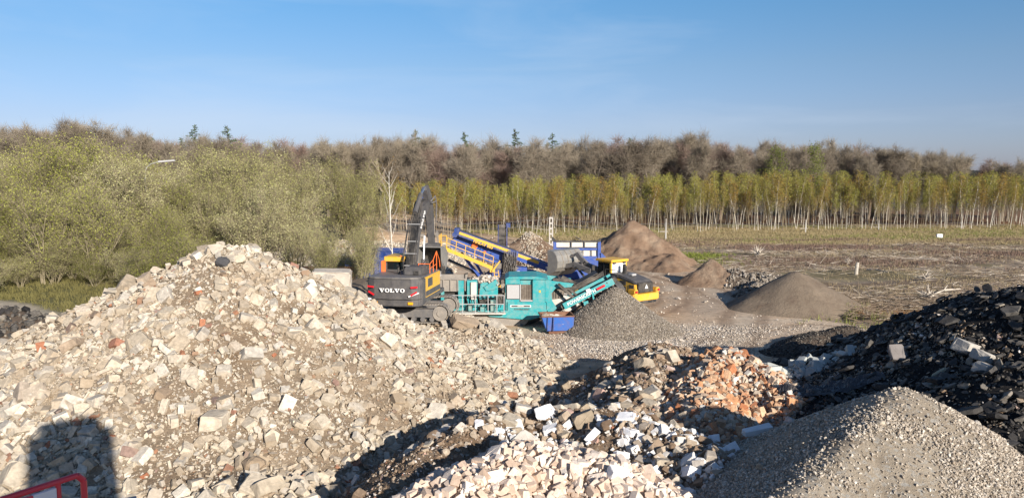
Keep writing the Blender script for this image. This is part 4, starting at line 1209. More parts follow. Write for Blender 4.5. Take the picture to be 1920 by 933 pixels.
def sticks(name, n, xr, yr, mask, L, r, mat, label):
    x = rg.uniform(*xr, n); y = rg.uniform(*yr, n); ok = rg.random(n) < mask(x, y); x, y = x[ok], y[ok]
    P = np.stack([x, y, ground_h(x, y)+rg.uniform(.02, .35, len(x))], -1); D = rg.normal(0, 1, P.shape); D[:, 2] *= .16; D[:, 0] *= 1.5
    tb = TB(); tb.spikes(P, D, L*rg.uniform(.35, 1.4, len(P)), r, rg)
    tag(link(name, tb.bark_mesh(name, mat)), label, kind='stuff')
M['stick'] = bark_mat('dead_wood', [(0, (0.52,0.46,0.38)), (1, (0.52,0.46,0.38))])
M['stick_d'] = bark_mat('dark_dead_wood', [(0, (0.24,0.185,0.135)), (1, (0.24,0.185,0.135))])
bm_ = lambda x, y: isf(x, y)*np.clip(.35+2.6*fbm(x*.35, y*1.0, 4, 4, 240), .06, 1)
sticks('dead_branches', 9000, (16, 80), (44, 104), bm_, 1.5, .018, M['stick'], 'pale dead branches strewn over the cleared field')
sticks('dark_branches', 22000, (16, 80), (40, 106), bm_, 1.3, .02, M['stick_d'], 'dark cut brushwood strewn over the cleared field')
sticks('ditch_brush', 3500, (20, 36), (46, 60), lambda x, y: isf(x, y), 1.2, .02, M['stick_d'], 'dark brushwood over the ditch')
# ------------------------------------------------------------------ machines
M['dgrey'] = paint('dark_grey_paint', (0.080,0.077,0.079), .55, 0, .35, (0.20,0.18,0.155), 3.0)
M['mgrey'] = paint('grey_paint', (0.13,0.125,0.125), .55, 0, .3)
M['yellow'] = paint('yellow_paint', (0.76,0.43,0.03), .5, 0, .35, (0.42,0.34,0.22), 3.5)
M['orange'] = paint('orange_paint', (0.85,0.17,0.03), .5, 0, .1)
M['black'] = paint('black_rubber', (0.018,0.018,0.019), .7, 0, .25)
M['steel'] = paint('dusty_steel', (0.27,0.245,0.215), .6, .3, .6, (0.42,0.37,0.31))
M['bucket'] = paint('worn_bucket_steel', (0.30,0.29,0.27), .5, .4, .5, (0.50,0.46,0.38), 1.2)
M['chrome'] = paint('chrome_rod', (0.75,0.75,0.75), .18, .9, .0)
M['teal'] = paint('turquoise_paint', (0.015,0.31,0.33), .55, 0, .42, (0.30,0.34,0.30), 3.0)
M['teal_d'] = paint('dusty_turquoise_paint', (0.03,0.28,0.29), .6, 0, .7)
M['blue'] = paint('blue_paint', (0.022,0.075,0.34), .5, 0, .35, (0.20,0.20,0.24), 3.0)
M['blue_d'] = paint('dark_blue_paint', (0.015,0.045,0.19), .5, 0, .25)
M['skipblue'] = paint('scuffed_blue_paint', (0.03,0.13,0.46), .6, 0, .3, (0.22,0.12,0.08), 3.0)
M['rust'] = paint('rusty_steel', (0.17,0.075,0.045), .9, 0, .5, (0.26,0.17,0.11), 4)
M['white'] = paint('white_paint', (0.80,0.80,0.79), .5, 0, .05)
M['offwhite'] = paint('dusty_white', (0.62,0.58,0.52), .7, 0, .4)
M['pgrey'] = paint('light_grey_paint', (0.42,0.42,0.42), .45, 0, .15)
M['belt'] = paint('conveyor_belt', (0.04,0.036,0.033), .8, 0, .35)
M['belt_b'] = paint('dusty_brown_belt', (0.12,0.095,0.075), .85, 0, .5)
M['red'] = paint('red_reflector', (0.65,0.02,0.03), .3, 0, 0)
M['amber'] = paint('amber_reflector', (0.9,0.42,0.02), .3, 0, 0)
M['concrete'] = paint('cast_concrete_grey', (0.45,0.43,0.40), .9, 0, .2)
gm2, nt, b = new_mat('cab_glass')
b.inputs['Base Color'].default_value = (0.02,0.03,0.035,1); b.inputs['Roughness'].default_value = .06; b.inputs['Metallic'].default_value = 0
b.inputs['Transmission Weight'].default_value = .55; b.inputs['IOR'].default_value = 1.3
M['glass'] = gm2

def lettering(text, mat, size, parent, loc, rot, name='lettering', sx=1.0, bold=0.0, ext=.008, shear=0.0):
    cu = bpy.data.curves.new(name, 'FONT'); cu.body = text; cu.size = size; cu.extrude = ext; cu.align_x = 'CENTER'; cu.align_y = 'CENTER'
    cu.offset = bold; cu.shear = shear
    t = bpy.data.objects.new(name, cu); COL.objects.link(t); bpy.context.view_layer.update()
    me = bpy.data.meshes.new_from_object(t.evaluated_get(bpy.context.evaluated_depsgraph_get()))
    bpy.data.objects.remove(t); me.materials.clear(); me.materials.append(mat); me.name = name
    o = link(name, me, parent); o.location = loc; o.rotation_euler = rot; o.scale = (sx, 1, 1); return o

def slab_letters(word, mat, h, parent, loc, rot, gap=.12):
    """wide heavy serif capitals V O L, drawn as polygons"""
    mb = MB(); x = 0; t = .02
    def poly(pts):
        n = len(pts); mb.add([(a, b, 0) for a, b in pts]+[(a, b, t) for a, b in pts], [tuple(range(n)), tuple(range(2*n-1, n-1, -1))]+[(i, (i+1)%n, (i+1)%n+n, i+n) for i in range(n)])
    for ch in word:
        if ch == 'V':
            w = 1.35*h
            poly([(x, h), (x, .84*h), (x+.52*w, .84*h), (x+.52*w, h)]); poly([(x+.64*w, h), (x+.64*w, .84*h), (x+w, .84*h), (x+w, h)])
            poly([(x+.10*w, .84*h), (x+.42*w, .84*h), (x+.60*w, .30*h), (x+.60*w, 0), (x+.42*w, 0)]); poly([(x+.74*w, .84*h), (x+.88*w, .84*h), (x+.60*w, 0), (x+.60*w, .30*h)])
        elif ch == 'L':
            w = 1.1*h
            poly([(x, h), (x, .84*h), (x+.55*w, .84*h), (x+.55*w, h)]); poly([(x+.12*w, .84*h), (x+.12*w, .16*h), (x+.43*w, .16*h), (x+.43*w, .84*h)])
            poly([(x, .16*h), (x, 0), (x+w, 0), (x+w, .16*h)]); poly([(x+.82*w, .16*h), (x+w, .16*h), (x+w, .45*h), (x+.9*w, .45*h)])
        else:
            w = 1.25*h; n = 20
            for i in range(n):
                a, b_ = 2*math.pi*i/n, 2*math.pi*(i+1)/n
                p = lambda ang, k, kk: (x+w/2+math.cos(ang)*w/2*k, h/2+math.sin(ang)*h/2*1.04*kk)
                poly([p(a, .46, .70), p(b_, .46, .70), p(b_, 1, 1), p(a, 1, 1)])
        x += w+gap*h
    mb.v = [(a-x/2, b_-h/2, c) for a, b_, c in mb.v]
    o = mb.build('lettering', mat, parent); o.location = loc; o.rotation_euler = rot; return o

HP = math.pi/2
def arc(cx, cz, r, a0, a1, n): return [(cx+r*math.cos(math.radians(a0+(a1-a0)*i/n)), cz+r*math.sin(math.radians(a0+(a1-a0)*i/n))) for i in range(n+1)]

# ---- excavator: x forward (away from the camera), y to its left
def excavator():
    p = at(770, 590, 42.5); zb = float(total_h(np.array([p[0]]), np.array([p[1]]))[0])
    r = empty('excavator', (p[0], p[1], zb-.02), math.radians(90-9.5)); print('zb', zb)
    tag(r, 'grey and yellow tracked excavator standing on the big rubble pile with boom raised', 'excavator')
    UA = math.radians(-86)
    def track(side):
        R, L, W = .50, 3.9, .6; t = MB(); n_s = 26; n_a = 9; path = []
        for i in range(n_s): path.append((-L/2+L*i/n_s, 0, 0))
        for i in range(n_a): a = -HP+math.pi*i/n_a; path.append((L/2+math.cos(a)*R, R+math.sin(a)*R, 0))
        for i in range(n_s): path.append((L/2-L*i/n_s, 2*R-.05*math.sin(math.pi*i/n_s), 0))
        for i in range(n_a): a = HP+math.pi*i/n_a; path.append((-L/2+math.cos(a)*R, R+math.sin(a)*R, 0))
        n = len(path)
        for i in range(n):
            a, b_ = path[i], path[(i+1) % n]; m = ((a[0]+b_[0])/2, (a[1]+b_[1])/2); d = Vector((b_[0]-a[0], 0, b_[1]-a[1])); d.normalize()
            t.beam((a[0]+d.x*.012, side, a[1]), (b_[0]-d.x*.012, side, b_[1]), W, .05, (0, 0, 1) if abs(d.z) < .9 else (1, 0, 0))
            nrm = Vector((d.z, 0, -d.x)); t.beam((m[0], side, m[1]), (m[0]+nrm.x*.05, side, m[1]+nrm.z*.05), .04 if abs(nrm.z) > .5 else W, W if abs(nrm.z) > .5 else .04, (0, 1, 0))
        o = t.rot(UA).build('track', M['steel'], r)
        fr = MB(); fr.box(-L/2+.25, L/2-.25, side-.2, side+.2, .28, .72); fr.rot(UA).build('track_frame', M['mgrey'], o)
        for cx in (-L/2, L/2):
            w = MB(); w.tube([(cx, side-.24, R), (cx, side+.24, R)], .40, 18); w.tube([(cx, side-.29, R), (cx, side+.29, R)], .16, 10)
            w.rot(UA).build('sprocket', M['steel'], o)
        w = MB()
        for i in range(7): cx = -L/2+.45+i*(L-.9)/6; w.tube([(cx, side-.23, .17), (cx, side+.23, .17)], .13, 10)
        w.rot(UA).build('rollers', M['mgrey'], o)
    track(-1.3); track(1.3)
    c = MB(); c.box(-.9, .9, -1.1, 1.1, .45, .95); c.tube([(0,0,.9),(0,0,1.2)], .75, 20); c.rot(UA).build('chassis', M['mgrey'], r)
    d = MB(); d.box(-2.1, 2.0, -1.42, 1.42, 1.18, 1.42); d.build('deck', M['dgrey'], r, .02)
    # counterweight
    pl = [(-2.05, -1.48), (-2.75, -1.48), (-2.98, -1.36), (-3.13, -1.0), (-3.2, 0), (-3.13, 1.0), (-2.98, 1.36), (-2.75, 1.48), (-2.05, 1.48)]
    cw = MB(); cw.prismz(pl, 1.12, 2.55)
    cw.v = [((x+ (.05 if z > 2 and x < -2.1 else (.10 if z < 1.3 and x < -2.1 else 0))), y, z) for x, y, z in cw.v]
    cwo = cw.build('counterweight', M['dgrey'], r, .05)
    top = MB(); top.prismz([(x*.985-.02, y*.95) for x, y in pl], 2.55, 2.64); top.build('engine_cover', M['mgrey'], r, .02)
    lt = MB()
    for s in (1, -1):
        for (y0, z0, y1, z1) in ((1.34, 2.16, .98, 2.13), (1.30, 1.90, .98, 1.72)):
            q = MB(); q.beam((-3.115, y0*s, z0), (-3.16, y1*s, z1), .03, .09); q.build('tail_light', M['red'], cwo)
        q = MB(); q.box(-3.13, -3.07, min(s*.82, s*1.08), max(s*.82, s*1.08), 1.24, 1.37); q.build('reflector', M['amber'], cwo)
    q = MB(); q.beam((-3.08, -1.40, 1.86), (-3.17, -.86, 1.66), .03, .06); q.build('white_stripe', M['white'], cwo)
    slab_letters('VOLVO', M['white'], .20, cwo, (-3.205, -.02, 1.98), (HP, 0, -HP))
    q = MB(); q.prismz([(x-.004, y*1.001) for x, y in pl[1:8]]+[(-2.8, 1.2), (-2.8, -1.2)], 1.50, 1.512); q.build('seam', M['black'], cwo)
    # side bodies
    rb = MB(); rb.box(-2.04, .95, -1.46, -.55, 1.43, 2.52); rb.build('side_body', M['yellow'], r, .03)
    q = MB(); q.box(-2.0, .9, -1.475, -1.462, 1.5, 1.78); q.build('side_stripe', M['dgrey'], r)
    q = MB(); q.box(-1.6, -.7, -1.475, -1.462, 1.95, 2.4); q.build('side_vent', M['dgrey'], r)
    lb = MB(); lb.box(-2.04, .15, .5, 1.46, 1.43, 2.50); lb.build('side_body', M['yellow'], r, .03)
    tp = MB(); tp.box(-2.04, .15, -.52, 1.44, 2.505, 2.58); tp.box(-2.04, .9, -1.44, -.54, 2.525, 2.59); tp.build('deck_cover', M['mgrey'], r, .01)
    hd = MB(); hd.prism([(-2.1, 2.60), (-.6, 2.60), (-.6, 3.02), (-1.95, 3.04), (-2.1, 2.9)], -1.2, -.28); hd.build('engine_hood', M['dgrey'], r, .06)
    q = MB(); q.box(-2.16, -2.1, -1.1, -.85, 2.68, 2.86); q.build('work_lamp', M['black'], r)
    q = MB(); q.tube([(-1.3, .25, 2.6), (-1.3, .25, 2.95), (-1.42, .25, 3.05)], .06, 8); q.build('exhaust', M['black'], r)
    # cab
    cb = MB(); y0, y1 = .42, 1.42
    for (x, y) in ((.2, y0), (.2, y1), (2.0, y0), (1.95, y1)): cb.beam((x, y, 1.42), (x+(.0 if x < 1 else -.15), y, 3.2), .09)
    cb.box(.17, 2.02, y0-.03, y1+.03, 1.42, 1.62); cb.box(.16, .24, y0-.03, y1+.03, 2.5, 2.62); cb.box(.17, 1.88, y0-.04, y1+.04, 3.12, 3.2); cb.box(1.0, 1.08, y0-.02, y1+.02, 1.5, 3.2)
    cab = cb.build('cab', M['dgrey'], r)
    rf = MB(); rf.box(.05, 1.95, y0-.08, y1+.08, 3.20, 3.36); rf.box(.02, .06, y0-.08, y1+.08, 3.08, 3.36); rf.build('roof', M['yellow'], cab, .04)
    g = MB(); g.box(.19, .21, y0+.04, y1-.04, 2.62, 3.1); g.build('rear_window', M['glass'], cab)
    g = MB(); g.box(.26, 1.8, y0-.01, y0+.01, 1.62, 3.1); g.build('side_window', M['glass'], cab); g = MB(); g.box(.26, 1.8, y1-.01, y1+.01, 1.62, 3.1); g.build('side_window', M['glass'], cab)
    g = MB(); g.box(1.86, 1.88, y0+.05, y1-.05, 1.7, 3.1); g.build('windscreen', M['glass'], cab)
    g = MB(); g.box(.6, .8, .65, 1.15, 2.0, 2.95); g.box(.6, 1.15, .65, 1.15, 1.9, 2.05); g.build('operator_seat', M['black'], cab, .04)
    q = MB(); q.tube([(.1, .55, 3.36), (.1, .55, 3.42)], .07, 8); q.build('beacon', M['orange'], cab)
    # orange rails
    q = MB()
    for x in (-.5, .1):
        for y in (1.46,): q.beam((x, y, 2.5), (x, y, 3.15), .04)
    for z in (2.62, 2.8, 2.98, 3.13): q.beam((-.5, 1.46, z), (.1, 1.46, z), .05)
    q.box(-.5, -.46, 1.25, 1.5, 2.55, 3.15); q.build('guard_rail', M['orange'], r)
    q = MB()
    for x, zt in ((-.9, 3.1), (-.2, 3.25), (.5, 3.65)): q.tube([(x, -1.38, 2.55), (x, -1.38, zt)], .022, 6)
    q.tube([(-.9, -1.38, 3.1), (-.2, -1.38, 3.25), (.5, -1.38, 3.65), (1.1, -1.38, 3.1), (1.25, -1.38, 2.6)], .024, 6); q.tube([(-.9, -1.38, 2.85), (.5, -1.38, 2.95)], .02, 6)
    q.tube([(-.9, -.75, 2.6), (-.9, -.75, 3.1), (-.9, -1.38, 3.1)], .022, 6)
    q.build('guard_rail', M['orange'], r)
    q = MB(); q.beam((1.0, -1.5, 2.3), (1.1, -1.62, 2.9), .03); q.box(1.08, 1.12, -1.72, -1.48, 2.3, 2.75); q.build('mirror', M['black'], r)
    # boom
    bo = MB()
    lo = [(.35, 1.75), (.85, 3.1), (1.55, 4.6), (2.5, 5.5), (3.9, 6.12)]; hi = [(.1, 1.95), (.3, 3.4), (.95, 4.95), (2.1, 6.05), (3.8, 6.42)]
    bw = .40
    for i in range(4): bo.add([(x, s*bw/2, z) for s in (-1, 1) for x, z in (lo[i], lo[i+1], hi[i+1], hi[i])], [(0,1,2,3),(7,6,5,4),(0,4,5,1),(1,5,6,2),(2,6,7,3),(3,7,4,0)])
    boom = bo.build('boom', M['dgrey'], r)
    slab_letters('VOLVO', M['white'], .2, boom, (1.9, -bw/2-.02, 5.3), (HP, -math.radians(48), 0))
    q = MB(); q.box(-.1, .8, -.42, -.26, 1.3, 2.4); q.box(-.1, .8, .26, .42, 1.3, 2.4); q.build('boom_bracket', M['dgrey'], r)
    for s in (-.40, .40):
        c = MB(); c.tube([(1.0, s, 1.6), (1.32, s, 3.1)], .13, 10); cy = c.build('lift_cylinder', M['dgrey'], r)
        c = MB(); c.tube([(1.32, s, 3.1), (1.55, s, 4.4)], .065, 8); c.build('cylinder_rod', M['chrome'], cy)
        c = MB(); c.tube([(1.55, s, 4.4), (1.55, s*.5, 4.4)], .12, 8); c.build('pin', M['steel'], cy)
    c = MB(); c.tube([(1.1, 0, 5.75), (2.3, 0, 6.75)], .14, 10); cy = c.build('arm_cylinder', M['dgrey'], r)
    c = MB(); c.tube([(2.3, 0, 6.75), (3.15, 0, 7.15)], .07, 8); c.build('cylinder_rod', M['chrome'], cy)
    h = MB()
    for k, y in enumerate((-.20, -.12, -.04, .04, .12, .2)):
        pts = [(.0, y, 2.0), (-.1, y, 2.9), (.02+.03*k, y, 3.5), (.62, y, 4.75), (.85, y, 5.15), (1.9, y*1.1, 6.3), (2.7, y*1.2, 6.5)]
        h.tube(pts, .032, 6)
    h.tube([(-.1, .32, 2.2), (-.2, .34, 3.2), (.35, .3, 4.4), (1.0, .3, 5.4)], .045, 6); h.tube([(0, -.32, 2.2), (-.1, -.34, 3.3), (.45, -.3, 4.5), (1.1, -.3, 5.5)], .045, 6)
    h.build('hydraulic_hoses', M['black'], r)
    h = MB()
    for x, z in ((-.09, 2.9), (.04, 3.55), (.36, 4.2), (.84, 5.12)): h.beam((x-.05, -.38, z), (x-.05, .38, z), .03, .035)
    h.build('hose_clamps', M['pgrey'], r)
    # stick
    st = MB(); prof = [(3.05, 7.18), (3.55, 7.1), (4.25, 6.4), (4.5, 5.2), (4.7, 3.7), (4.35, 3.6), (4.05, 4.9), (3.72, 5.85), (2.95, 6.95)]
    st.prism(prof, -.17, .17); stick = st.build('arm', M['dgrey'], r)
    q = MB(); q.beam((2.93, .16, 6.75), (3.5, .16, 6.1), .06, .12); q.build('blue_stripe', M['blue'], stick)
    c = MB(); c.tube([(3.55, 0, 7.2), (4.75, 0, 5.3)], .12, 10); cy = c.build('bucket_cylinder', M['dgrey'], r)
    c = MB(); c.tube([(4.75, 0, 5.3), (4.9, 0, 4.4)], .06, 8); c.build('cylinder_rod', M['chrome'], cy)
    h = MB(); h.tube([(3.4, -.26, 6.3), (3.9, -.42, 6.6), (4.3, -.4, 5.9), (4.5, -.28, 5.0)], .04, 6); h.tube([(3.4, .26, 6.3), (3.7, .45, 6.5), (4.2, .35, 5.7), (4.5, .26, 4.6)], .04, 6)
    h.tube([(3.5, -.3, 6.2), (4.0, -.46, 6.3), (4.35, -.32, 5.4)], .035, 6); h.build('hydraulic_hoses', M['mgrey'], stick)
    l = MB()
    for s in (-.27, .27): l.beam((5.2, s, 4.0), (4.72, s, 3.75), .07, .14); l.beam((5.2, s, 4.0), (5.35, s, 3.25), .07, .14)
    l.move(-.3, 0, .4); l.build('linkage', M['steel'], r)
    cp = MB(); cp.box(4.45, 5.45, -.38, .38, 3.05, 3.3); cp.move(-.3, 0, .4); cp.build('coupler', M['dgrey'], r, .03)
    # bucket with its mouth towards the machine
    bk = MB(); sh = [(4.35, 3.1), (5.3, 3.05), (5.75, 2.75), (5.9, 2.3), (5.75, 1.9), (5.35, 1.65), (4.75, 1.55)]
    bk.sheet(sh, -.72, .72, .04)
    for s in (-.72, .72): bk.prism([(x, z) for x, z in sh]+[(4.42, 2.3)], s-.025, s+.025)
    bk.move(-.35, 0, .42); bkt = bk.build('bucket', M['bucket'], r)
    q = MB(); q.sheet([(5.26, 3.0), (5.68, 2.73), (5.82, 2.3), (5.69, 1.94), (5.32, 1.71)], -.68, .68, .02); q.move(-.35, 0, .42).build('bucket_inner_sheet', M['black'], bkt)  # black sheet that makes the bucket's inner face dark
    for k in range(5):
        y = -.62+k*.31; q = MB(); q.add([(4.8, y-.06, 1.5), (4.8, y+.06, 1.5), (4.8, y+.06, 1.62), (4.8, y-.06, 1.62), (4.5, y-.03, 1.32), (4.5, y+.03, 1.32)], [(0,1,2,3),(0,4,5,1),(3,2,5,4),(0,3,4),(1,5,2)])
        q.move(-.35, 0, .42); q.build('tooth', M['pgrey'], bkt)
    return r
excavator()

# ---- wheel loader: x forward, y left
def tyre(parent, x, y, R=.86, w=.66):
    t = MB(); n = 28; prof = [(-.5, .62), (-.5, .88), (-.38, .98), (.38, .98), (.5, .88), (.5, .62)]
    vs = []; fs = []
    for i in range(n):
        a = 2*math.pi*i/n
        for k, (py, pr) in enumerate(prof): vs.append((x+math.cos(a)*pr*R, y+py*w, R+math.sin(a)*pr*R))
    m = len(prof)
    for i in range(n):
        for k in range(m): fs.append((i*m+k, i*m+(k+1) % m, ((i+1) % n)*m+(k+1) % m, ((i+1) % n)*m+k))
    t.add(vs, fs)
    for i in range(n):
        a = 2*math.pi*(i+.5)/n; c, s = math.cos(a), math.sin(a)
        for sd in (-1, 1):
            t.beam((x+c*R*.99, y+sd*.03*w, R+s*R*.99), (x+math.cos(a+.12)*R*.985, y+sd*.48*w, R+math.sin(a+.12)*R*.985), .07, .07, (c, 0, s))
    wh = MB(); wh.tube([(x, y-w*.36, R), (x, y+w*.36, R)], .53*R+.07, 20)
    o = t.build('wheel', M['black'], parent)
    wh.build('rim', M['dgrey'], o); h = MB(); h.tube([(x, y-w*.42, R), (x, y+w*.42, R)], .2, 12); h.build('hub', M['yellow'], o)

def loader():
    r = empty('wheel_loader', (8.1, 55.4, 0.0), math.radians(127))
    tag(r, 'yellow wheel loader emptying its grey bucket into the blue hopper', 'wheel loader')
    for y in (-1.12, 1.12): tyre(r, 0, y)
    AR = math.radians(8); FP = (1.75, 0)
    fr = MB(); fr.box(-1.6, 1.7, -.55, .55, .7, 1.35); fr.tube([(0, -1.0, .86), (0, 1.0, .86)], .25, 10); fr.build('frame', M['dgrey'], r)
    hb = MB(); hb.prism([(-2.0, 1.35), (1.0, 1.25), (1.0, 2.12), (-.3, 2.22), (-1.9, 1.95)], -.86, .86); body = hb.build('hood_sides', M['yellow'], r, .05)
    ht = MB(); ht.prism([(1.0, 2.13), (.9, 2.5), (-.4, 2.45), (-1.7, 2.16), (-2.08, 1.96), (-1.9, 1.92), (-.3, 2.2)], -.88, .88); ht.build('hood', M['dgrey'], r, .06)
    for s in (-1, 1):
        for (x0, x1, z0, z1) in ((-1.05, -.45, 1.78, 2.08), (-1.05, -.5, 1.42, 1.7), (-1.8, -1.35, 1.38, 1.85)):
            q = MB(); q.box(x0, x1, min(s*.86, s*.885), max(s*.86, s*.885), z0, z1); q.build('vent', M['black'], body)
    g = MB(); g.prism([(-2.02, 1.35), (-2.14, 1.35), (-2.12, 2.0), (-2.0, 2.06)], -.72, .72)
    for k in range(7): g.box(-2.17, -2.12, -.7, .7, 1.4+.09*k, 1.425+.09*k)
    g.build('grille', M['black'], r)
    q = MB(); q.add([(-2.2, .16, 1.62), (-2.2, -.16, 1.62), (-2.2, 0, 1.92), (-2.18, .16, 1.62), (-2.18, -.16, 1.62), (-2.18, 0, 1.92)], [(0,1,2),(5,4,3),(0,3,4,1),(1,4,5,2),(2,5,3,0)]); q.build('warning_triangle', M['white'], r)
    cw = MB(); cw.prismz([(-1.5, -1.3), (-2.2, -1.28), (-2.42, -1.0), (-2.42, 1.0), (-2.2, 1.28), (-1.5, 1.3), (-1.5, .9), (-1.7, .86), (-1.7, -.86), (-1.5, -.9)], .82, 1.30)
    cw.box(-2.3, -1.6, .9, 1.25, 1.3, 1.62); cw.box(-2.3, -1.6, -1.25, -.9, 1.3, 1.62); cw.build('counterweight', M['yellow'], r, .05)
    for s in (-1, 1): q = MB(); q.box(-2.33, -2.3, min(s*1.0, s*1.2), max(s*1.0, s*1.2), 1.38, 1.54); q.build('tail_light', M['red'], r)
    q = MB(); q.prismz([(-1.6, -1.0), (-2.3, -.9), (-2.3, .9), (-1.6, 1.0)], .6, .82); q.build('belly_plate', M['black'], r)
    for s in (1, -1):
        f = MB(); pr = arc(0, .86, 1.16, 165, 25, 12)
        f.sheet(pr, min(s*.82, s*1.5), max(s*.82, s*1.5), .05); f.build('fender', M['dgrey'], r)
    ex = MB(); ex.prism([(-.15, 2.45), (.12, 2.45), (.06, 3.1), (-.02, 3.15), (-.2, 2.95)], -.12, .12); ex.build('exhaust_stack', M['black'], r, .03)
    q = MB(); q.box(-1.0, -.6, -.25, .2, 2.38, 2.52); q.build('air_intake', M['pgrey'], r, .03)
    lettering('VOLVO', M['dgrey'], .26, body, (.35, .875, 1.93), (HP, 0, math.pi), sx=1.2, bold=.01)
    # cab
    cb = MB(); cb.box(1.02, 2.45, -.78, .78, 1.5, 1.75)
    for x, y in ((1.05, -.74), (1.05, .74)): cb.beam((x, y, 1.6), (x, y, 3.25), .13)
    cab = cb.build('cab', M['yellow'], r)
    q = MB()
    for x, y in ((2.42, -.74), (2.42, .74), (1.75, .76), (1.75, -.76)): q.beam((x, y, 1.6), (x-(.1 if x > 2 else 0), y, 3.25), .07)
    q.build('pillar', M['black'], cab)
    rf = MB(); rf.box(.85, 2.55, -.88, .88, 3.25, 3.42); rf.box(1.0, 2.3, -.8, .8, 3.15, 3.25); rf.build('roof', M['yellow'], cab, .04)
    q = MB(); q.box(1.0, 1.02, -.68, .68, 1.9, 3.15); q.build('rear_window', paint('rear_window_painted_glare', (0.72,0.74,0.76), .15, 0, .1), cab)  # white glare on the glass painted in as its base colour
    for s in (-.77, .77): q = MB(); q.box(1.12, 2.36, s-.01, s+.01, 1.78, 3.18); q.build('side_window', M['glass'], cab)
    q = MB(); q.box(2.38, 2.4, -.7, .7, 1.8, 3.18); q.build('windscreen', M['glass'], cab)
    q = MB(); q.box(1.2, 1.4, -.28, .28, 1.85, 2.75); q.box(1.2, 1.75, -.28, .28, 1.75, 1.95); q.build('driver_seat', M['black'], cab, .04)
    for y in (-.5, .5): q = MB(); q.box(.9, 1.0, y-.12, y+.12, 3.12, 3.24); q.build('work_lamp', M['black'], cab)
    q = MB(); q.beam((2.3, .8, 2.9), (2.5, 1.15, 2.9), .03); q.box(2.48, 2.52, 1.0, 1.25, 2.55, 2.95); q.build('mirror', M['black'], cab); cab.location.x = -.45
    st = MB()
    for k in range(4): st.box(1.3, 1.75, .8, 1.12, .55+.3*k, .6+.3*k)
    st.beam((1.3, .98, .55), (1.3, .98, 2.2), .04); st.beam((1.75, .98, .55), (1.75, .98, 2.2), .04); st.build('ladder', M['dgrey'], r)
    q = MB(); q.tube([(.95, .95, 2.1), (.95, .95, 2.75), (-.3, .95, 2.75), (-.3, .95, 2.3)], .025, 6); q.build('handrail', M['black'], r)
    # front frame, articulated
    f = MB(); f.box(2.0, 4.2, -.55, .55, .7, 1.4); f.prism([(2.5, 1.4), (3.3, 1.4), (3.1, 2.5), (2.75, 2.5)], -.5, -.35); f.prism([(2.5, 1.4), (3.3, 1.4), (3.1, 2.5), (2.75, 2.5)], .35, .5)
    f.rot(AR, FP).build('front_frame', M['mgrey'], r)
    ft = empty('front_axle', (0, 0, 0)); ft.parent = r
    bpy.data.objects.remove(ft)
    for y in (-1.12, 1.12):
        a, b_ = 3.5-FP[0], y; ca, sa = math.cos(AR), math.sin(AR)
        n0 = len(r.children); tyre(r, 0, 0)
        w = [c for c in r.children if c.name.startswith('wheel')][-1]
        w.location = (FP[0]+a*ca-b_*sa, a*sa+b_*ca, 0); w.rotation_euler = (0, 0, AR)
    am = MB()
    for s in (-.52, .52):
        am.beam((2.9, s, 2.35), (4.6, s, 2.75), .16, .42, (0, 0, 1)); am.beam((4.5, s, 2.75), (5.55, s, 2.5), .16, .34)
    am.beam((4.6, -.5, 2.7), (4.6, .5, 2.7), .3, .3); am.rot(AR, FP).build('lift_arm', M['mgrey'], r)
    for s in (-.7, .7): c = MB(); c.tube([(2.7, s*.9, 1.3), (4.2, s*.9, 2.6)], .09, 8); c.rot(AR, FP).build('lift_cylinder', M['black'], r)
    z = MB(); z.beam((4.0, 0, 2.9), (4.7, 0, 3.55), .2, .35); z.beam((4.7, 0, 3.5), (5.35, 0, 3.2), .14, .18); z.tube([(2.9, 0, 2.4), (4.1, 0, 3.2)], .1, 8); z.rot(AR, FP).build('tilt_link', M['mgrey'], r)
    bk = MB(); sh = [(6.35, 3.75), (5.75, 3.7), (5.45, 3.4), (5.3, 2.95), (5.35, 2.5), (5.6, 2.2), (6.0, 2.02), (6.5, 1.7)]
    bk.sheet(sh, -1.5, 1.5, .05)
    for s in (-1.5, 1.5): bk.prism(sh+[(6.3, 2.6)], s-.03, s+.03)
    bk.rot(AR, FP).build('bucket', M['bucket'], r)
    q = MB()
    for y in (-.9, -.3, .3, .9): q.sheet([(5.72, 3.72), (5.41, 3.41), (5.25, 2.95), (5.31, 2.48), (5.58, 2.15)], y-.04, y+.04, .06)
    q.rot(AR, FP).build('bucket_ribs', M['steel'], r)
    return r
ld = loader()

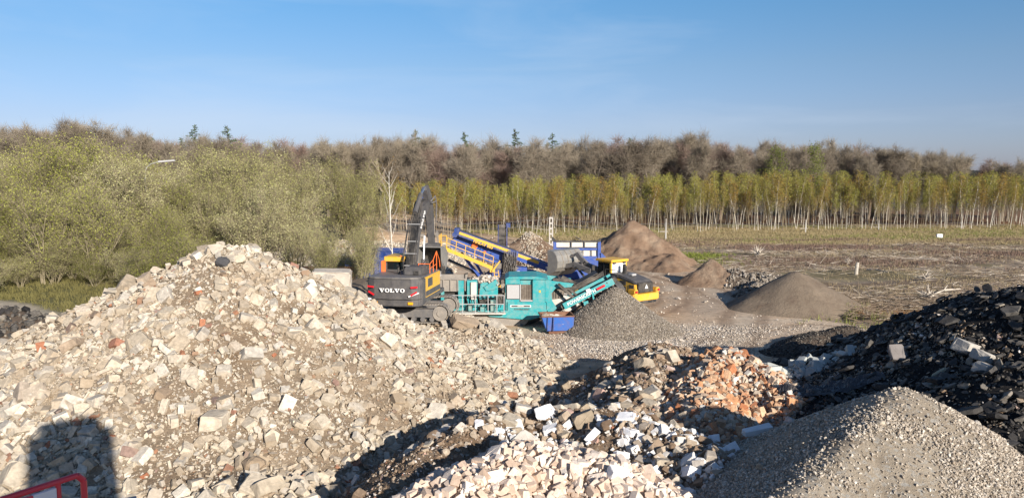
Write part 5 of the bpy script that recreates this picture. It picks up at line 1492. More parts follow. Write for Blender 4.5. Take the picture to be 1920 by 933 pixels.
# ---- crusher, drawn in the plane of its near side (x right, z up), y away
def X49(px): return (px-960)*.0338
def Z49(py): return 9.7-(py-323)*.0338
def crusher():
    y0 = 48.4
    r = empty('crusher', (0, y0, 0)); tag(r, 'turquoise tracked jaw crusher with discharge conveyor over the gravel cone', 'crusher')
    def part(name, mb, mat, parent=None, bevel=0.0): return mb.build(name, mat, parent or r, bevel)
    # crawler tracks
    for yy in (.1, 2.3):
        t = MB(); t.prism(arc(-3.6, .46, .45, 90, 270, 8)+arc(.6, .46, .45, 270, 450, 8), yy, yy+.5)
        for k in range(22):
            x = -3.7+.2*k; t.box(x, x+.1, yy-.01, yy+.51, .905, .94)
        part('track', t, M['steel'])
    ch = MB(); ch.box(-5.2, 2.1, .25, .45, .95, 1.35); ch.box(-5.2, 2.1, 2.4, 2.6, .95, 1.35); ch.box(-5.0, 2.1, .45, 2.4, 1.0, 1.2); part('chassis', ch, M['teal'])
    lw = MB(); lw.prism([(-2.2, 1.0), (-1.4, .62), (1.1, .42), (1.9, .62), (2.1, 1.0)], -.1, .24); part('lower_skirt', lw, M['teal'])
    # engine housing
    eh = MB(); eh.box(-.42, .5, .05, 2.7, .72, 3.0); eh.box(1.3, 2.25, .0, 2.7, 1.0, 2.95); eh.box(.5, 1.3, .25, 2.7, .72, 3.0); eh.box(-.3, 2.2, -.05, .3, .72, 1.55)
    h = part('engine_housing', eh, M['teal'], None, .03)
    q = MB(); q.prism([(-.45, 3.0), (-.2, 3.14), (1.6, 3.16), (2.3, 2.98)], .0, 2.75); part('housing_roof', q, M['teal'], h)
    q = MB(); q.box(-.35, .5, -.05, .02, 1.72, 2.68); part('engine_door', q, M['pgrey'], h, .04)
    q = MB(); q.box(.56, 1.26, .18, .24, 1.62, 2.62)
    for k in range(6): q.box(.6+.11*k, .64+.11*k, .15, .2, 1.66, 2.6)
    part('radiator', q, M['belt_b'], h)
    q = MB(); q.box(.52, 1.3, .0, .25, 1.58, 1.66); q.box(.5, .56, .0, .25, 1.6, 2.66); part('radiator_frame', q, M['pgrey'], h)
    q = MB(); q.box(-.1, 1.2, -.075, -.05, 1.22, 1.36); part('name_plate', q, M['white'], h)
    q = MB(); q.box(-.04, 1.14, -.085, -.074, 1.245, 1.335); part('name_plate_slot', q, M['black'], h)
    q = MB(); q.box(.35, .75, -.093, -.086, 1.27, 1.31); part('plate_text_strip', q, M['offwhite'], h)
    lettering('POWERSCREEN', M['dgrey'], .14, h, (.62, -.06, 1.08), (HP, 0, 0), bold=.003)
    q = MB(); q.box(.1, 1.15, -.065, -.05, .86, .95); part('yellow_sticker', q, M['yellow'], h)
    for a, b_ in ((1.7, 2.15), (1.95, 1.25), (1.45, 1.1)): q = MB(); q.box(a, a+.12, -.02, .0, b_, b_+.14); part('sticker', q, M['yellow'], h)
    q = MB(); q.prism([(-.45, 3.0), (-.42, 2.1), (-.62, 2.1), (-.7, 2.9)], .2, 2.6); part('rear_panel', q, M['belt'], h)
    sp = MB(); sp.prism([(2.1, 1.2), (2.1, 2.95), (3.9, 2.72), (3.75, 2.5), (2.75, 2.42), (2.5, 2.1), (2.55, 1.6), (2.85, 1.15), (2.4, .75)], -.02, .1); part('side_plate', sp, M['teal'])
    sp = MB(); sp.prism([(2.25, 2.95), (3.9, 2.72), (3.75, 2.5), (2.3, 2.4)], 2.3, 2.5); part('side_plate', sp, M['teal'])
    # magnet drum and short belt inside the opening
    q = MB(); q.prism([(2.05, 2.35), (2.3, 2.62), (3.35, 2.15), (3.25, 1.75), (2.35, 1.6)], .4, 2.2)
    part('magnet_belt', q, M['belt_b']); q = MB()
    for k in range(6): x = 2.3+.17*k; q.beam((x, .36, 2.5-.4*k*.17), (x, .36, 1.72), .03)
    part('magnet_guard', q, M['black'])
    q = MB(); q.prism([(2.2, 1.55), (3.0, 1.95), (4.7, 1.55), (4.3, 1.12), (3.7, .82), (2.35, 1.05)], .5, 1.9); part('discharge_chute', q, M['offwhite'])
    q = MB(); q.sheet([(2.3, .95), (3.8, .72), (4.7, 1.5)], .3, 2.1, .04); part('chute_lip', q, M['belt_b'])
    q = MB(); q.beam((.9, .4, .35), (3.2, .4, 1.05), .5, .22); q.beam((1.0, .6, .1), (2.6, .6, .7), .4, .2); part('under_belt', q, M['belt'])
    # main conveyor
    a = Vector((3.25, -.55, 1.35)); b_ = Vector((6.35, -.4, 2.95))
    cf = MB(); cf.beam(a, b_, .08, .42); c = part('main_conveyor', cf, M['teal'])
    cf = MB(); cf.beam(a+Vector((0, 1.2, .1)), b_+Vector((0, 1.2, .1)), .08, .42); part('conveyor_frame', cf, M['teal'], c)
    q = MB(); q.beam(a+Vector((0, .6, .12)), b_+Vector((.1, .6, .12)), 1.0, .05); q.tube([b_+Vector((.08, .1, 0)), b_+Vector((.08, 1.1, 0))], .2, 12); q.tube([a+Vector((0, .1, 0)), a+Vector((0, 1.1, 0))], .18, 12); part('belt', q, M['belt'], c)
    q = MB(); n = 9
    for k in range(n):
        t = k/(n-1); p = a.lerp(b_, t)+Vector((0, .05, -.25)); q.tube([p, p+Vector((0, 1.1, 0))], .06, 8)
    part('rollers', q, M['steel'], c)
    q = MB(); q.beam(a+Vector((1.4, -.06, .95)), a+Vector((1.65, -.06, 1.05)), .02, .25); part('badge', q, M['white'], c)
    ang = math.atan2(1.6, 3.1)
    lettering('POWERSCREEN', M['white'], .27, c, (4.35, -.605, 1.93), (HP, -ang, 0), sx=1.05, bold=.006)
    q = MB(); q.beam((5.3, -.6, 2.43), (5.8, -.58, 2.69), .02, .14); part('red_badge', q, M['red'], c)
    q = MB(); q.beam((2.9, -.3, 2.75), (4.7, -.35, 1.15), .1, .16); q.beam((3.0, .2, 2.85), (4.8, .1, 1.4), .08, .12); q.beam((2.6, .1, 2.95), (3.6, .1, 2.9), .2, .2); part('folding_arm', q, M['belt'])
    q = MB(); q.beam((4.6, -.62, 1.7), (4.75, -.62, 1.1), .1, .3); q.beam((5.0, -.6, 2.3), (5.15, -.6, 1.65), .05, .1); part('bracket', q, M['teal'])
    q = MB(); q.prism([(2.9, 2.35), (3.3, 3.05), (4.2, 2.6), (5.4, 3.0), (5.9, 3.35), (6.0, 3.0), (4.9, 2.5), (4.0, 2.0)], 1.4, 1.5); part('rubber_skirt', q, M['belt'])
    q = MB(); q.sheet([(3.0, 2.9), (4.1, 2.5), (5.5, 3.25)], .9, 2.3, .04); part('rubber_apron', q, M['belt'])
    q = MB(); q.beam((5.9, -.45, 2.85), (6.6, -.3, 2.45), .05, .08); q.beam((6.0, .7, 3.1), (6.75, .7, 2.0), .4, .04); part('conveyor_scraper', q, M['black'], c)
    # feed side
    hp = MB(); hp.prism([(-5.6, 2.95), (-2.95, 2.95), (-3.1, 2.2), (-5.2, 2.2)], 2.7, 2.76); part('hopper_far_wall', hp, M['steel']); hp = MB(); hp.prism([(-5.6, 2.95), (-2.95, 2.95), (-3.1, 2.2), (-5.2, 2.2)], .1, .16)
    for k in range(6): x = -5.3+k*.46; hp.box(x, x+.07, .02, .1, 2.25, 2.95)
    hp.box(-5.6, -2.9, .0, .12, 2.95, 3.03); hopper = part('hopper_wall', hp, M['steel'])
    q = MB(); q.box(-3.4, -3.05, .05, .3, 1.2, 2.9); q.box(-2.85, -2.2, .15, .6, 1.35, 2.9); q.box(-2.0, -.9, .3, .6, 1.95, 2.75); q.box(-4.5, -4.3, .0, .3, 1.2, 2.3); part('feeder_frame', q, M['teal'])
    q = MB(); q.prism([(-2.0, 2.6), (-1.6, 2.2), (-.95, 2.35), (-1.0, 1.8), (-2.1, 1.7)], .1, .35); q.beam((-1.7, .15, 2.35), (-.95, .15, 2.85), .25, .3); part('jaw_box', q, M['teal'])
    q = MB(); q.box(-2.1, -.5, .4, 2.4, 1.3, 2.0); q.box(-4.8, -2.2, .5, 2.4, 1.3, 2.2); part('crusher_body', q, M['belt'])
    q = MB(); q.box(-2.6, -2.25, .0, .14, 1.7, 2.8); part('side_lamp_panel', q, M['offwhite'])
    rl = MB()
    for x in (-3.9, -3.1, -2.3, -1.5, -.95, -.5): rl.tube([(x, -.55, .9), (x, -.55, 2.05)], .03, 6)
    for z in (2.05, 1.5): rl.tube([(-3.9, -.55, z), (-.5, -.55, z)], .03, 6)
    part('handrail', rl, M['pgrey'])
    wk = MB(); wk.box(-3.9, -.4, -.6, .1, .86, .93); part('walkway', wk, M['offwhite'])
    q = MB()
    for k in range(9): x = -2.9+.27*k; q.tube([(x, -.02, 1.0+.1*(k % 3)), (x+.1, -.05, 1.5), (x-.05, .0, 1.95)], .03, 5)
    part('hydraulic_hoses', q, M['black'])
    for bx in ((-2.0, -1.7, -.2, .1, .95, 1.25), (-1.35, -1.05, -.25, .1, 1.0, 1.7), (-2.75, -2.5, -.2, 0, 1.0, 1.4)): q = MB(); q.box(*bx); part('control_box', q, M['teal_d'])
    q = MB(); q.tube([(-3.0, .2, 3.0), (-3.0, .2, 3.3), (-2.8, .2, 3.35)], .05, 6); q.tube([(-2.6, .3, 2.9), (-2.5, .3, 3.15)], .05, 6); part('mast', q, M['black'])
    # stone in the feeder
    n = 1100; rg = np.random.default_rng(5); x = rg.uniform(-5.3, -.5, n); y = rg.uniform(.2, 2.6, n)
    z = 2.55+.35*np.exp(-((x+1.7)/.9)**2)-.1*(y-1.2)**2 + rg.uniform(-.05, .05, n)
    o = scatter('feed_stone', ('chunk', 'pebble'), np.stack([x, y+y0, z], -1), np.tile([0, 0, 1.], (n, 1)), sizes_power(rg, n, .08, .3, 2), M['grav_g'], rg, .8, .1, 'grey stone heaped in the crusher feeder')
    return r
crusher()

# ---- blue screening machine
def screener():
    k = .04276; y0 = 61.8
    def X(px): return (px-960)*k
    def Z(py): return 9.7-(py-323)*k
    r = empty('screening_machine', (0, y0, 0)); tag(r, 'blue mobile screening machine with yellow walkway and tilted screen box', 'screening machine')
    def part(name, mb, mat, parent=None, bevel=0.0): return mb.build(name, mat, parent or r, bevel)
    d = Vector((4.45, 0, -1.72)).normalized()
    sb = MB(); sb.prism([(-4.35, 4.85), (.05, 3.2), (-.35, 2.35), (-1.0, 2.15), (-5.0, 3.75), (-4.9, 4.3)], .25, .35)
    sb.prism([(-4.35, 4.85), (.05, 3.2), (-.35, 2.35), (-1.0, 2.15), (-5.0, 3.75), (-4.9, 4.3)], 2.25, 2.35)
    sb.prism([(-4.9, 3.85), (-1.0, 2.25), (-.6, 2.4), (-4.5, 4.1)], .35, 2.25)
    s = part('screen_box', sb, M['blue'], None, .02)
    q = MB()
    for t in (0.1, .3, .5, .7, .9):
        p = Vector((-4.75, .2, 4.4)).lerp(Vector((-.3, .2, 2.75)), t); q.beam(p, p+Vector((-.22, 0, -.6)), .06, .1, (0,1,0))
    q.beam((-4.95, .2, 4.1), (-.45, .2, 2.45), .08, .12); part('screen_ribs', q, M['blue_d'], s)
    q = MB(); q.tube([(-3.0, .1, 3.85), (-3.0, .3, 3.85)], .25, 14); q.tube([(-2.2, .1, 3.3), (-2.2, .3, 3.3)], .12, 10); part('drive', q, M['orange'], s)
    q = MB(); q.beam((-4.2, -.12, 4.85), (.35, -.12, 3.18), .5, .42); part('top_conveyor', q, M['blue_d'], s)
    q = MB(); q.beam((-4.2, -.38, 4.9), (-.25, -.38, 3.45), .02, .2); ys = part('yellow_stripe', q, M['yellow'], s)
    lettering('FINLAY 883', M['yellow'], .30, s, (-2.3, -.385, 3.98), (HP, math.radians(20.3), 0), sx=1.1, bold=.01)
    q = MB(); q.beam((-4.6, .4, 4.98), (-4.2, .4, 4.98), 1.5, .5); q.tube([(-4.55, -.4, 4.75), (-4.55, 2.2, 4.75)], .22, 12); part('head_drum', q, M['blue_d'], s)
    q = MB(); q.beam((-4.3, 1.2, 5.02), (.3, 1.2, 3.3), 1.6, .05); part('belt', q, M['belt'], s)
    # walkway and rails
    wy = -.75
    a = Vector((-5.2, wy, 3.62)); b_ = Vector((-1.55, wy, 2.12))
    w = MB(); w.beam(a, b_, .7, .07); w.beam(a+Vector((0, -.35, .06)), b_+Vector((0, -.35, .06)), .04, .28); wk = part('walkway', w, M['yellow'])
    q = MB()
    for i in range(6):
        p = a.lerp(b_, i/5)+Vector((0, -.35, 0)); q.tube([p, p+Vector((.1, 0, .98))], .032, 6)
    for h in (.55, .98): q.tube([a+Vector((.06, -.35, h)), b_+Vector((.06, -.35, h))], .032, 6)
    part('handrail', q, M['yellow'], wk)
    q = MB(); q.box(-5.75, -5.15, -1.1, 1.0, 3.62, 3.70)
    for x, y in ((-5.75, -1.1), (-5.15, -1.1), (-5.75, 0), (-5.75, 1.0)): q.tube([(x, y, 3.65), (x, y, 4.75)], .032, 6)
    for z in (4.2, 4.75): q.tube([(-5.15, -1.1, z), (-5.75, -1.1, z), (-5.75, 1.0, z)], .032, 6)
    part('end_platform', q, M['yellow'], wk)
    q = MB(); q.beam((-1.55, -1.1, 1.95), (-.95, -1.1, 2.75), .1, .35, (0,1,0)); q.box(-1.75, -1.35, -1.15, -.4, 1.85, 2.1); part('ladder_bracket', q, M['yellow'], wk)
    q = MB()
    for t in (0, 1): q.beam((-1.45+.35*t, -.95, 2.0), (-1.25+.35*t, -.95, .6), .05)
    for i in range(5): q.beam((-1.4+.04*i, -.95, 1.8-.28*i), (-1.05+.04*i, -.95, 1.8-.28*i), .04)
    part('ladder', q, M['yellow'], wk)
    # supports
    for (p, q_) in (((-3.9, .1, 3.0), (-2.3, .1, 1.0)), ((-3.2, .3, 2.9), (-1.9, .3, .6)), ((-4.2, 1.9, 3.1), (-2.6, 1.9, .8))):
        m = MB(); m.beam(p, q_, .16, .2); part('strut', m, M['blue'])
    q = MB(); q.beam((-5.2, .9, 2.6), (-2.0, .9, 1.1), 1.1, .12); part('fines_conveyor', q, M['belt'])
    q = MB(); q.prism([(-1.35, 2.5), (-.5, 2.4), (-.25, 2.05), (-1.5, 1.95)], -.1, .2); part('grey_guard', q, M['mgrey'])
    q = MB(); q.box(-1.5, -.1, .1, 1.8, 1.0, 2.0); q.prism([(-2.6, 1.3), (-.3, 1.3), (-.3, 1.95), (-1.7, 1.95)], .0, .1); part('rear_box', q, M['blue_d'])
    q = MB(); q.box(-.75, .35, -.3, 1.5, 1.2, 3.2); twr = part('transfer_tower', q, M['black'], None, .04)
    rg = np.random.default_rng(9); q = MB()
    for i in range(40):
        x, z = rg.uniform(-.8, .4), rg.uniform(1.2, 3.5); w_, h_ = rg.uniform(.04, .2), rg.uniform(.04, .25); q.box(x, x+w_, -.3-rg.uniform(.03, .15), -.28, z, z+h_)
    part('tower_fittings', q, M['mgrey'], twr)
    q = MB()
    for i in range(7): x = -.6+.15*i; q.tube([(x, -.42, 3.4), (x+.06, -.5, 2.8), (x-.05, -.45, 2.0), (x+.05, -.4, 1.4)], .025, 5)
    part('hydraulic_hoses', q, M['belt'], twr)
    q = MB(); q.box(.1, .5, -.3, .2, 3.05, 3.4); part('blue_box', q, M['blue'], twr)
    # rear side conveyor reaching up
    q = MB(); q.beam((-.8, 1.5, 2.8), (-.85, 5.5, 5.0), .6, .12); q.tube([(-1.2, 5.5, 5.0), (-.5, 5.5, 5.0)], .2, 10); part('side_conveyor', q, M['belt'])
    q = MB(); q.beam((-1.15, 1.5, 2.85), (-1.2, 5.5, 5.05), .07, .3); q.beam((-.42, 1.5, 2.85), (-.45, 5.7, 5.15), .1, .34); q.box(-.5, -.15, 5.2, 5.8, 4.95, 5.3); part('side_conveyor_frame', q, M['blue_d'])
    # feeder conveyor with stripe
    q = MB(); q.beam((.15, -.1, 3.1), (3.2, -.1, 1.95), .3, .55); q.beam((.15, 1.5, 3.1), (3.2, 1.5, 1.95), .2, .5); f = part('feed_conveyor', q, M['blue'])
    q = MB(); q.beam((.45, -.26, 3.13), (2.15, -.26, 2.5), .02, .24); q.beam((.1, -.26, 3.2), (.35, -.26, 3.15), .02, .25, (0, 0, 1)); part('yellow_stripe', q, M['yellow'], f)
    q = MB(); q.beam((.3, .7, 3.3), (3.2, .7, 2.15), 1.2, .05); part('belt', q, M['belt'], f)
    q = MB(); q.box(2.7, 2.9, -.275, -.255, 2.02, 2.2); part('round_sticker', q, M['white'], f)
    # chassis, power unit, tracks
    q = MB(); q.prism([(.3, 2.1), (1.6, 1.95), (3.4, 1.35), (3.5, .95), (.3, .95)], -.2, .0); q.box(.3, 1.2, -.35, .4, 1.1, 2.15); q.box(.3, 6.4, .2, .5, .85, 1.25); q.box(.3, 6.4, 1.6, 1.9, .85, 1.25); c = part('chassis', q, M['blue'])
    q = MB(); q.box(.42, .62, -.37, -.35, 1.6, 1.85); q.box(.85, .95, -.37, -.35, 1.55, 1.7); part('sticker', q, M['white'], c)
    q = MB(); q.tube([(1.3, -.24, 1.55), (1.3, -.2, 1.55)], .24, 16); part('fan', q, M['black'], c)
    q = MB(); q.tube([(2.0, -.24, 1.5), (2.0, -.21, 1.5)], .27, 18); q.v = [(2+(x-2)*1.15, y, z) for x, y, z in q.v]; part('round_badge', q, M['yellow'], c)
    q = MB(); q.tube([(2.0, -.26, 1.5), (2.0, -.24, 1.5)], .15, 14); part('badge_centre', q, M['offwhite'], c)
    q = MB(); q.box(-.2, 2.6, .0, .3, 2.02, 2.1); part('engine_cover', q, M['mgrey'])
    for yy in (.0, 1.9):
        t = MB(); t.prism(arc(.8, .42, .42, 90, 270, 8)+arc(4.2, .42, .42, 270, 450, 8), yy, yy+.45); part('track', t, M['steel'])
    # hopper
    hp = MB(); hp.prism([(3.3, 1.3), (3.3, 2.0), (3.75, 2.6), (4.3, 2.85), (6.9, 2.85), (7.5, 1.6), (6.6, 1.2)], -.25, -.15)
    hp.prism([(2.7, 1.2), (3.0, 2.2), (3.5, 2.9), (4.4, 2.95), (4.3, 2.5), (3.8, 2.3), (3.6, 1.5)], -.5, -.4)
    part('hopper_cheek', hp, M['blue']); hp = MB(); hp.box(3.45, 3.65, 2.4, 2.6, 1.2, 4.0); hp.box(7.2, 7.4, 2.4, 2.6, 1.2, 4.0); hp.prism([(7.3, 3.0), (7.5, 3.0), (8.1, 2.4), (7.4, 2.3)], 2.3, 2.5)
    hp.box(3.45, 7.4, 2.4, 2.5, 3.25, 3.45); hp.box(3.45, 7.4, 2.4, 2.5, 2.3, 2.75); hp.box(3.45, 3.7, 2.3, 2.62, 2.6, 3.9); hp.box(7.15, 7.4, 2.3, 2.62, 2.6, 3.9)
    H = part('hopper_back', hp, M['blue'])
    q = MB(); q.box(3.65, 7.2, 2.5, 2.6, 3.5, 3.95)
    part('grid_backing', q, M['offwhite'], H)
    q = MB(); q.box(3.5, 7.35, 2.35, 2.65, 3.95, 4.03); q.box(3.5, 7.35, 2.35, 2.65, 3.44, 3.5)
    for x in (4.9, 6.0): q.box(x, x+.08, 2.35, 2.65, 3.5, 3.95)
    for x in (4.3, 5.1, 5.9, 6.6): q.box(x, x+.06, 2.36, 2.4, 2.75, 3.25)
    q.prism([(3.35, 4.0), (3.75, 4.05), (3.4, 4.35), (3.3, 4.3)], 2.3, 2.6); q.prism([(7.0, 4.0), (7.4, 4.0), (7.4, 4.25), (7.2, 4.1)], 2.3, 2.6); part('grid_bars', q, M['black'], H)
    q = MB(); q.box(3.7, 7.2, 2.52, 2.6, 2.75, 3.25); part('dusty_panel', q, M['offwhite'], H)
    q = MB(); q.box(3.65, 7.2, .0, 2.4, 1.3, 2.5); part('hopper_inside', q, M['belt'], H)
    q = MB(); q.tube([(3.35, -.6, 2.3), (3.35, -.6, 2.75)], .1, 8); part('filter', q, M['pgrey'], H)
    return r
screener()

# ---- skip
def skip():
    p = atz(1042, 624); r = empty('skip_container', (p[0]+.1, p[1]+.3, 0.02), math.radians(6)); tag(r, 'open scuffed blue steel tipping skip in front of the crusher', 'skip')
    b_ = MB(); L0, L1, W = (.95, .85), .0, .75
    lo = [(-.72, -.55), (.88, -.6), (.88, .6), (-.72, .55)]; hi = [(-1.05, -.72), (.92, -.72), (.92, .72), (-1.05, .72)]
    z0, z1 = .18, 1.08; t = .05
    lo2 = [(x*.94, y*.92) for x, y in lo]; hi2 = [(x*.95, y*.93) for x, y in hi]
    vs = [(x, y, z0) for x, y in lo]+[(x, y, z1) for x, y in hi]+[(x, y, z0+.05) for x, y in lo2]+[(x, y, z1) for x, y in hi2]
    fs = [(0,3,2,1)]+[(i, (i+1)%4, 4+(i+1)%4, 4+i) for i in range(4)]; b_.add(vs[:8], fs); body = b_.build('body', M['skipblue'], r)
    q = MB(); q.add(vs[8:], [(0,1,2,3)]+[(i, 4+i, 4+(i+1)%4, (i+1)%4) for i in range(4)]); q.build('inner_shell', M['rust'], r)
    q = MB()
    for i in range(4): a, c = hi[i], hi[(i+1)%4]; q.beam((a[0], a[1], z1), (c[0], c[1], z1), .08, .07)
    q.build('rim', M['rust'], r)
    q = MB(); q.beam((-.7, -.62, .18), (-.7, -.76, 1.05), .05, .05); q.beam((-.35, -.69, .2), (-.35, -.78, 1.05), .07, .05); q.build('latch', M['blue_d'], r)
    q = MB()
    for y in (-.5, .5): q.box(-.6, .8, y-.06, y+.06, 0, .15)
    q.box(-.6, .8, -.66, -.56, .05, .13); q.build('skid', M['rust'], r)
    n = 240; rg = np.random.default_rng(3); x = rg.uniform(-.9, .75, n); y = rg.uniform(-.55, .55, n)
    c, s = math.cos(math.radians(6)), math.sin(math.radians(6)); z = .72+.22*np.exp(-((x+.5)/.4)**2)
    scatter('skip_rubble', ('chunk', 'slab'), np.stack([x*c-y*s+p[0]+.1, x*s+y*c+p[1]+.3, z], -1), np.tile([0, 0, 1.], (n, 1)), sizes_power(rg, n, .08, .4, 1.6), M['conc'], rg, .8, .1, 'pale rubble and scrap lying in the blue skip')
skip()

# ---- driver in the loader cab
def person():
    me = bpy.data.meshes.new('person')
    J = {'pel': (1.5, 0, 2.02), 'wst': (1.45, 0, 2.2), 'chest': (1.43, 0, 2.45), 'neck': (1.45, 0, 2.62), 'head0': (1.47, 0, 2.72), 'head1': (1.48, 0, 2.86),
         'ls': (1.45, .19, 2.53), 'le': (1.62, .27, 2.3), 'lh': (1.86, .2, 2.36), 'rs': (1.45, -.19, 2.53), 're': (1.62, -.27, 2.3), 'rh': (1.86, -.2, 2.36),
         'lk': (1.95, .14, 2.08), 'lf': (2.1, .14, 1.72), 'rk': (1.95, -.14, 2.08), 'rf': (2.1, -.14, 1.72), 'lhp': (1.52, .12, 2.03), 'rhp': (1.52, -.12, 2.03)}
    rad = dict(pel=.15, wst=.14, chest=.16, neck=.06, head0=.09, head1=.10, ls=.075, le=.05, lh=.035, rs=.075, re=.05, rh=.035, lk=.07, lf=.05, rk=.07, rf=.05, lhp=.1, rhp=.1)
    ks = list(J); E = [('pel','wst'),('wst','chest'),('chest','neck'),('neck','head0'),('head0','head1'),('chest','ls'),('ls','le'),('le','lh'),('chest','rs'),('rs','re'),('re','rh'),('pel','lhp'),('lhp','lk'),('lk','lf'),('pel','rhp'),('rhp','rk'),('rk','rf')]
    me.from_pydata([J[k] for k in ks], [(ks.index(a), ks.index(b_)) for a, b_ in E], [])
    o = link('person', me); m = o.modifiers.new('s', 'SKIN'); o.modifiers.new('d', 'SUBSURF').levels = 1
    for i, k in enumerate(ks): me.skin_vertices[0].data[i].radius = (rad[k], rad[k])
    me.skin_vertices[0].data[0].use_root = True
    bpy.context.view_layer.update()
    m2 = bpy.data.meshes.new_from_object(o.evaluated_get(bpy.context.evaluated_depsgraph_get())); bpy.data.objects.remove(o)
    m2.materials.clear(); m2.materials.append(paint('red_work_jacket', (0.35,0.03,0.03), .9, 0, .1)); m2.materials.append(paint('skin', (0.5,0.3,0.22), .6, 0, 0)); m2.materials.append(paint('dark_trousers', (0.03,0.035,0.05), .9, 0, .1))
    for p in m2.polygons:
        c = p.center; p.material_index = 1 if c.z > 2.64 or (c.x > 1.8 and c.z > 2.2) else 2 if c.z < 2.14 else 0; p.use_smooth = True
    o = link('person', m2); o.matrix_world = Matrix.Translation(ld.location) @ Matrix.Rotation(math.radians(127), 4, 'Z') @ Matrix.Translation((-.45, 0, 0))
    tag(o, 'person in a red jacket seated at the controls inside the yellow wheel loader cab', 'person')
    h = MB(); vs = []; n = 12
    for i in range(5):
        a = i/4*HP
        for j in range(n): t = 2*math.pi*j/n; vs.append((1.47+math.cos(a)*.115*math.cos(t), math.cos(a)*.105*math.sin(t), 2.84+math.sin(a)*.12))
    h.add(vs, [(i*n+j, i*n+(j+1)%n, (i+1)*n+(j+1)%n, (i+1)*n+j) for i in range(4) for j in range(n)]); h.build('hair', M['black'], o)
bpy.context.view_layer.update()
person()

# ---- posts, lamp, rail line, far containers
def street_lamp():
    d = 79; p = at(272, 330, d); r = empty('street_lamp', (p[0], d, 0)); tag(r, 'grey curved street lamp rising out of the willow bushes at the left', 'street lamp'); r.scale = (1.3, 1, 1.04)
    q = MB(); q.tube([(0, 0, 0), (0, 0, 9.3)], .075, 8, .05); q.tube([(0, 0, 9.3), (.15, 0, 9.8), (.5, 0, 10.15), (1.1, 0, 10.35)], .05, 6); q.build('pole', paint('galvanised', (0.36,0.37,0.33), .6, .2, .2), r)
    h = MB(); h.add([(1.1, -.12, 10.28), (2.4, -.14, 10.42), (2.4, .14, 10.42), (1.1, .12, 10.28), (1.1, -.1, 10.45), (2.35, -.1, 10.55), (2.35, .1, 10.55), (1.1, .1, 10.45)], [(0,3,2,1),(4,5,6,7),(0,1,5,4),(1,2,6,5),(2,3,7,6),(3,0,4,7)]); h.build('lamp_head', M['pgrey'], r)
street_lamp()
def rail_post(px, top, base, lab, w, lattice):
    p = atz(px, base); z1 = at(px, top, p[1])[2]; r = empty('line_post', (p[0], p[1], 0)); tag(r, lab, 'post')
    q = MB()
    if lattice:
        q.box(-w, -w*.45, -.1, .1, -.1, z1); q.box(w*.45, w, -.1, .1, -.1, z1); n = 6
        for i in range(n): z = .1+(z1-.3)*i/(n-1); q.box(-w*.45, w*.45, -.08, .08, z, z+.22)
        q.build('shaft', M['concrete'], r)
        a = MB(); a.tube([(-w, 0, z1*.55), (-3.0, 0, z1*.66), (-3.1, 0, z1*.8)], .04, 6); a.tube([(-3.1, 0, z1*.62), (-3.1, 0, z1*.92)], .08, 6); a.build('bracket_arm', M['steel'], r)
    else:
        q.tube([(0, 0, -.1), (0, 0, z1)], w, 8, w*.7); q.build('shaft', M['concrete'], r)
        a = MB(); a.box(-.9, .35, -.05, .05, z1*.42, z1*.47); a.tube([(0, 0, z1), (0, 0, z1+.5)], .12, 8); a.build('insulator', M['steel'], r)
    return Vector((p[0], p[1], z1))
tops = [rail_post(1033, 407, 461, 'pale lattice line post left of the tall sand pile', .26, True), rail_post(1248, 416, 448, 'slim pale line post right of the tall sand pile', .13, False),
        rail_post(1510, 417, 437, 'short pale line post in the middle of the field edge', .12, False), rail_post(1647, 418, 432, 'short dark line post right of the middle post', .1, False), rail_post(1802, 416, 431, 'small line post near the right edge of the field', .1, False)]
pa = at(700, 418, 92); pts = [Vector(pa)]+tops+[Vector(at(1980, 420, 150))]
for k, (dz, lab) in enumerate(((-.25, 'upper overhead wire strung between the line posts'), (-1.0, 'lower overhead wire strung between the line posts'))):
    q = MB(); P2 = []
    for a, b_ in zip(pts[:-1], pts[1:]):
        for t in np.linspace(0, 1, 9)[:-1]: p = a.lerp(b_, t); P2.append(p+Vector((0, 0, dz*(.4 if p.x > 25 else 1)-.25*4*t*(1-t))))
    q.tube(P2, .022, 4); tag(q.build('overhead_wire', M['mgrey']), lab, 'wire')
def box_container(px, py, d, L, H, mat, lab, cat='container', rz=0.):
    p = at(px, py, d); r = empty('waste_container', (p[0], d, float(total_h(np.array([p[0]]), np.array([d*1.0]))[0])-.05), rz); tag(r, lab, cat)
    b_ = MB(); t = .05; W = 2.3
    b_.box(-L/2, L/2, -W/2, -W/2+t, .15, H); b_.box(-L/2, L/2, W/2-t, W/2, .15, H); b_.box(-L/2, -L/2+t, -W/2+t, W/2-t, .15, H); b_.box(L/2-t, L/2, -W/2+t, W/2-t, .15, H); b_.box(-L/2+t, L/2-t, -W/2+t, W/2-t, .15, .2)
    b_.build('body', mat, r)
    q = MB(); n = int(L/.6)
    for i in range(n+1): x = -L/2+.05+(L-.1)*i/n; q.box(x-.05, x+.05, -W/2-.07, -W/2-.003, .2, H)
    q.box(-L/2, L/2, -W/2-.09, -W/2-.003, H-.1, H+.02); q.build('ribs', mat, r)
    q = MB(); q.box(-L/2+.1, L/2-.1, -.9, -.7, -.05, .15); q.box(-L/2+.1, L/2-.1, .7, .9, -.05, .15); q.build('skid', M['steel'], r)
box_container(612, 490, 66, 4.6, 1.3, M['rust'], 'rusty red brown open container behind the bare bushes')
box_container(688, 487, 69, 3.6, 1.9, M['blue_d'], 'left of two faded blue containers behind the bare saplings', rz=.1)
box_container(728, 484, 72, 2.8, 1.9, M['blue_d'], 'right of two faded blue containers nearest the white birch', rz=-.1)

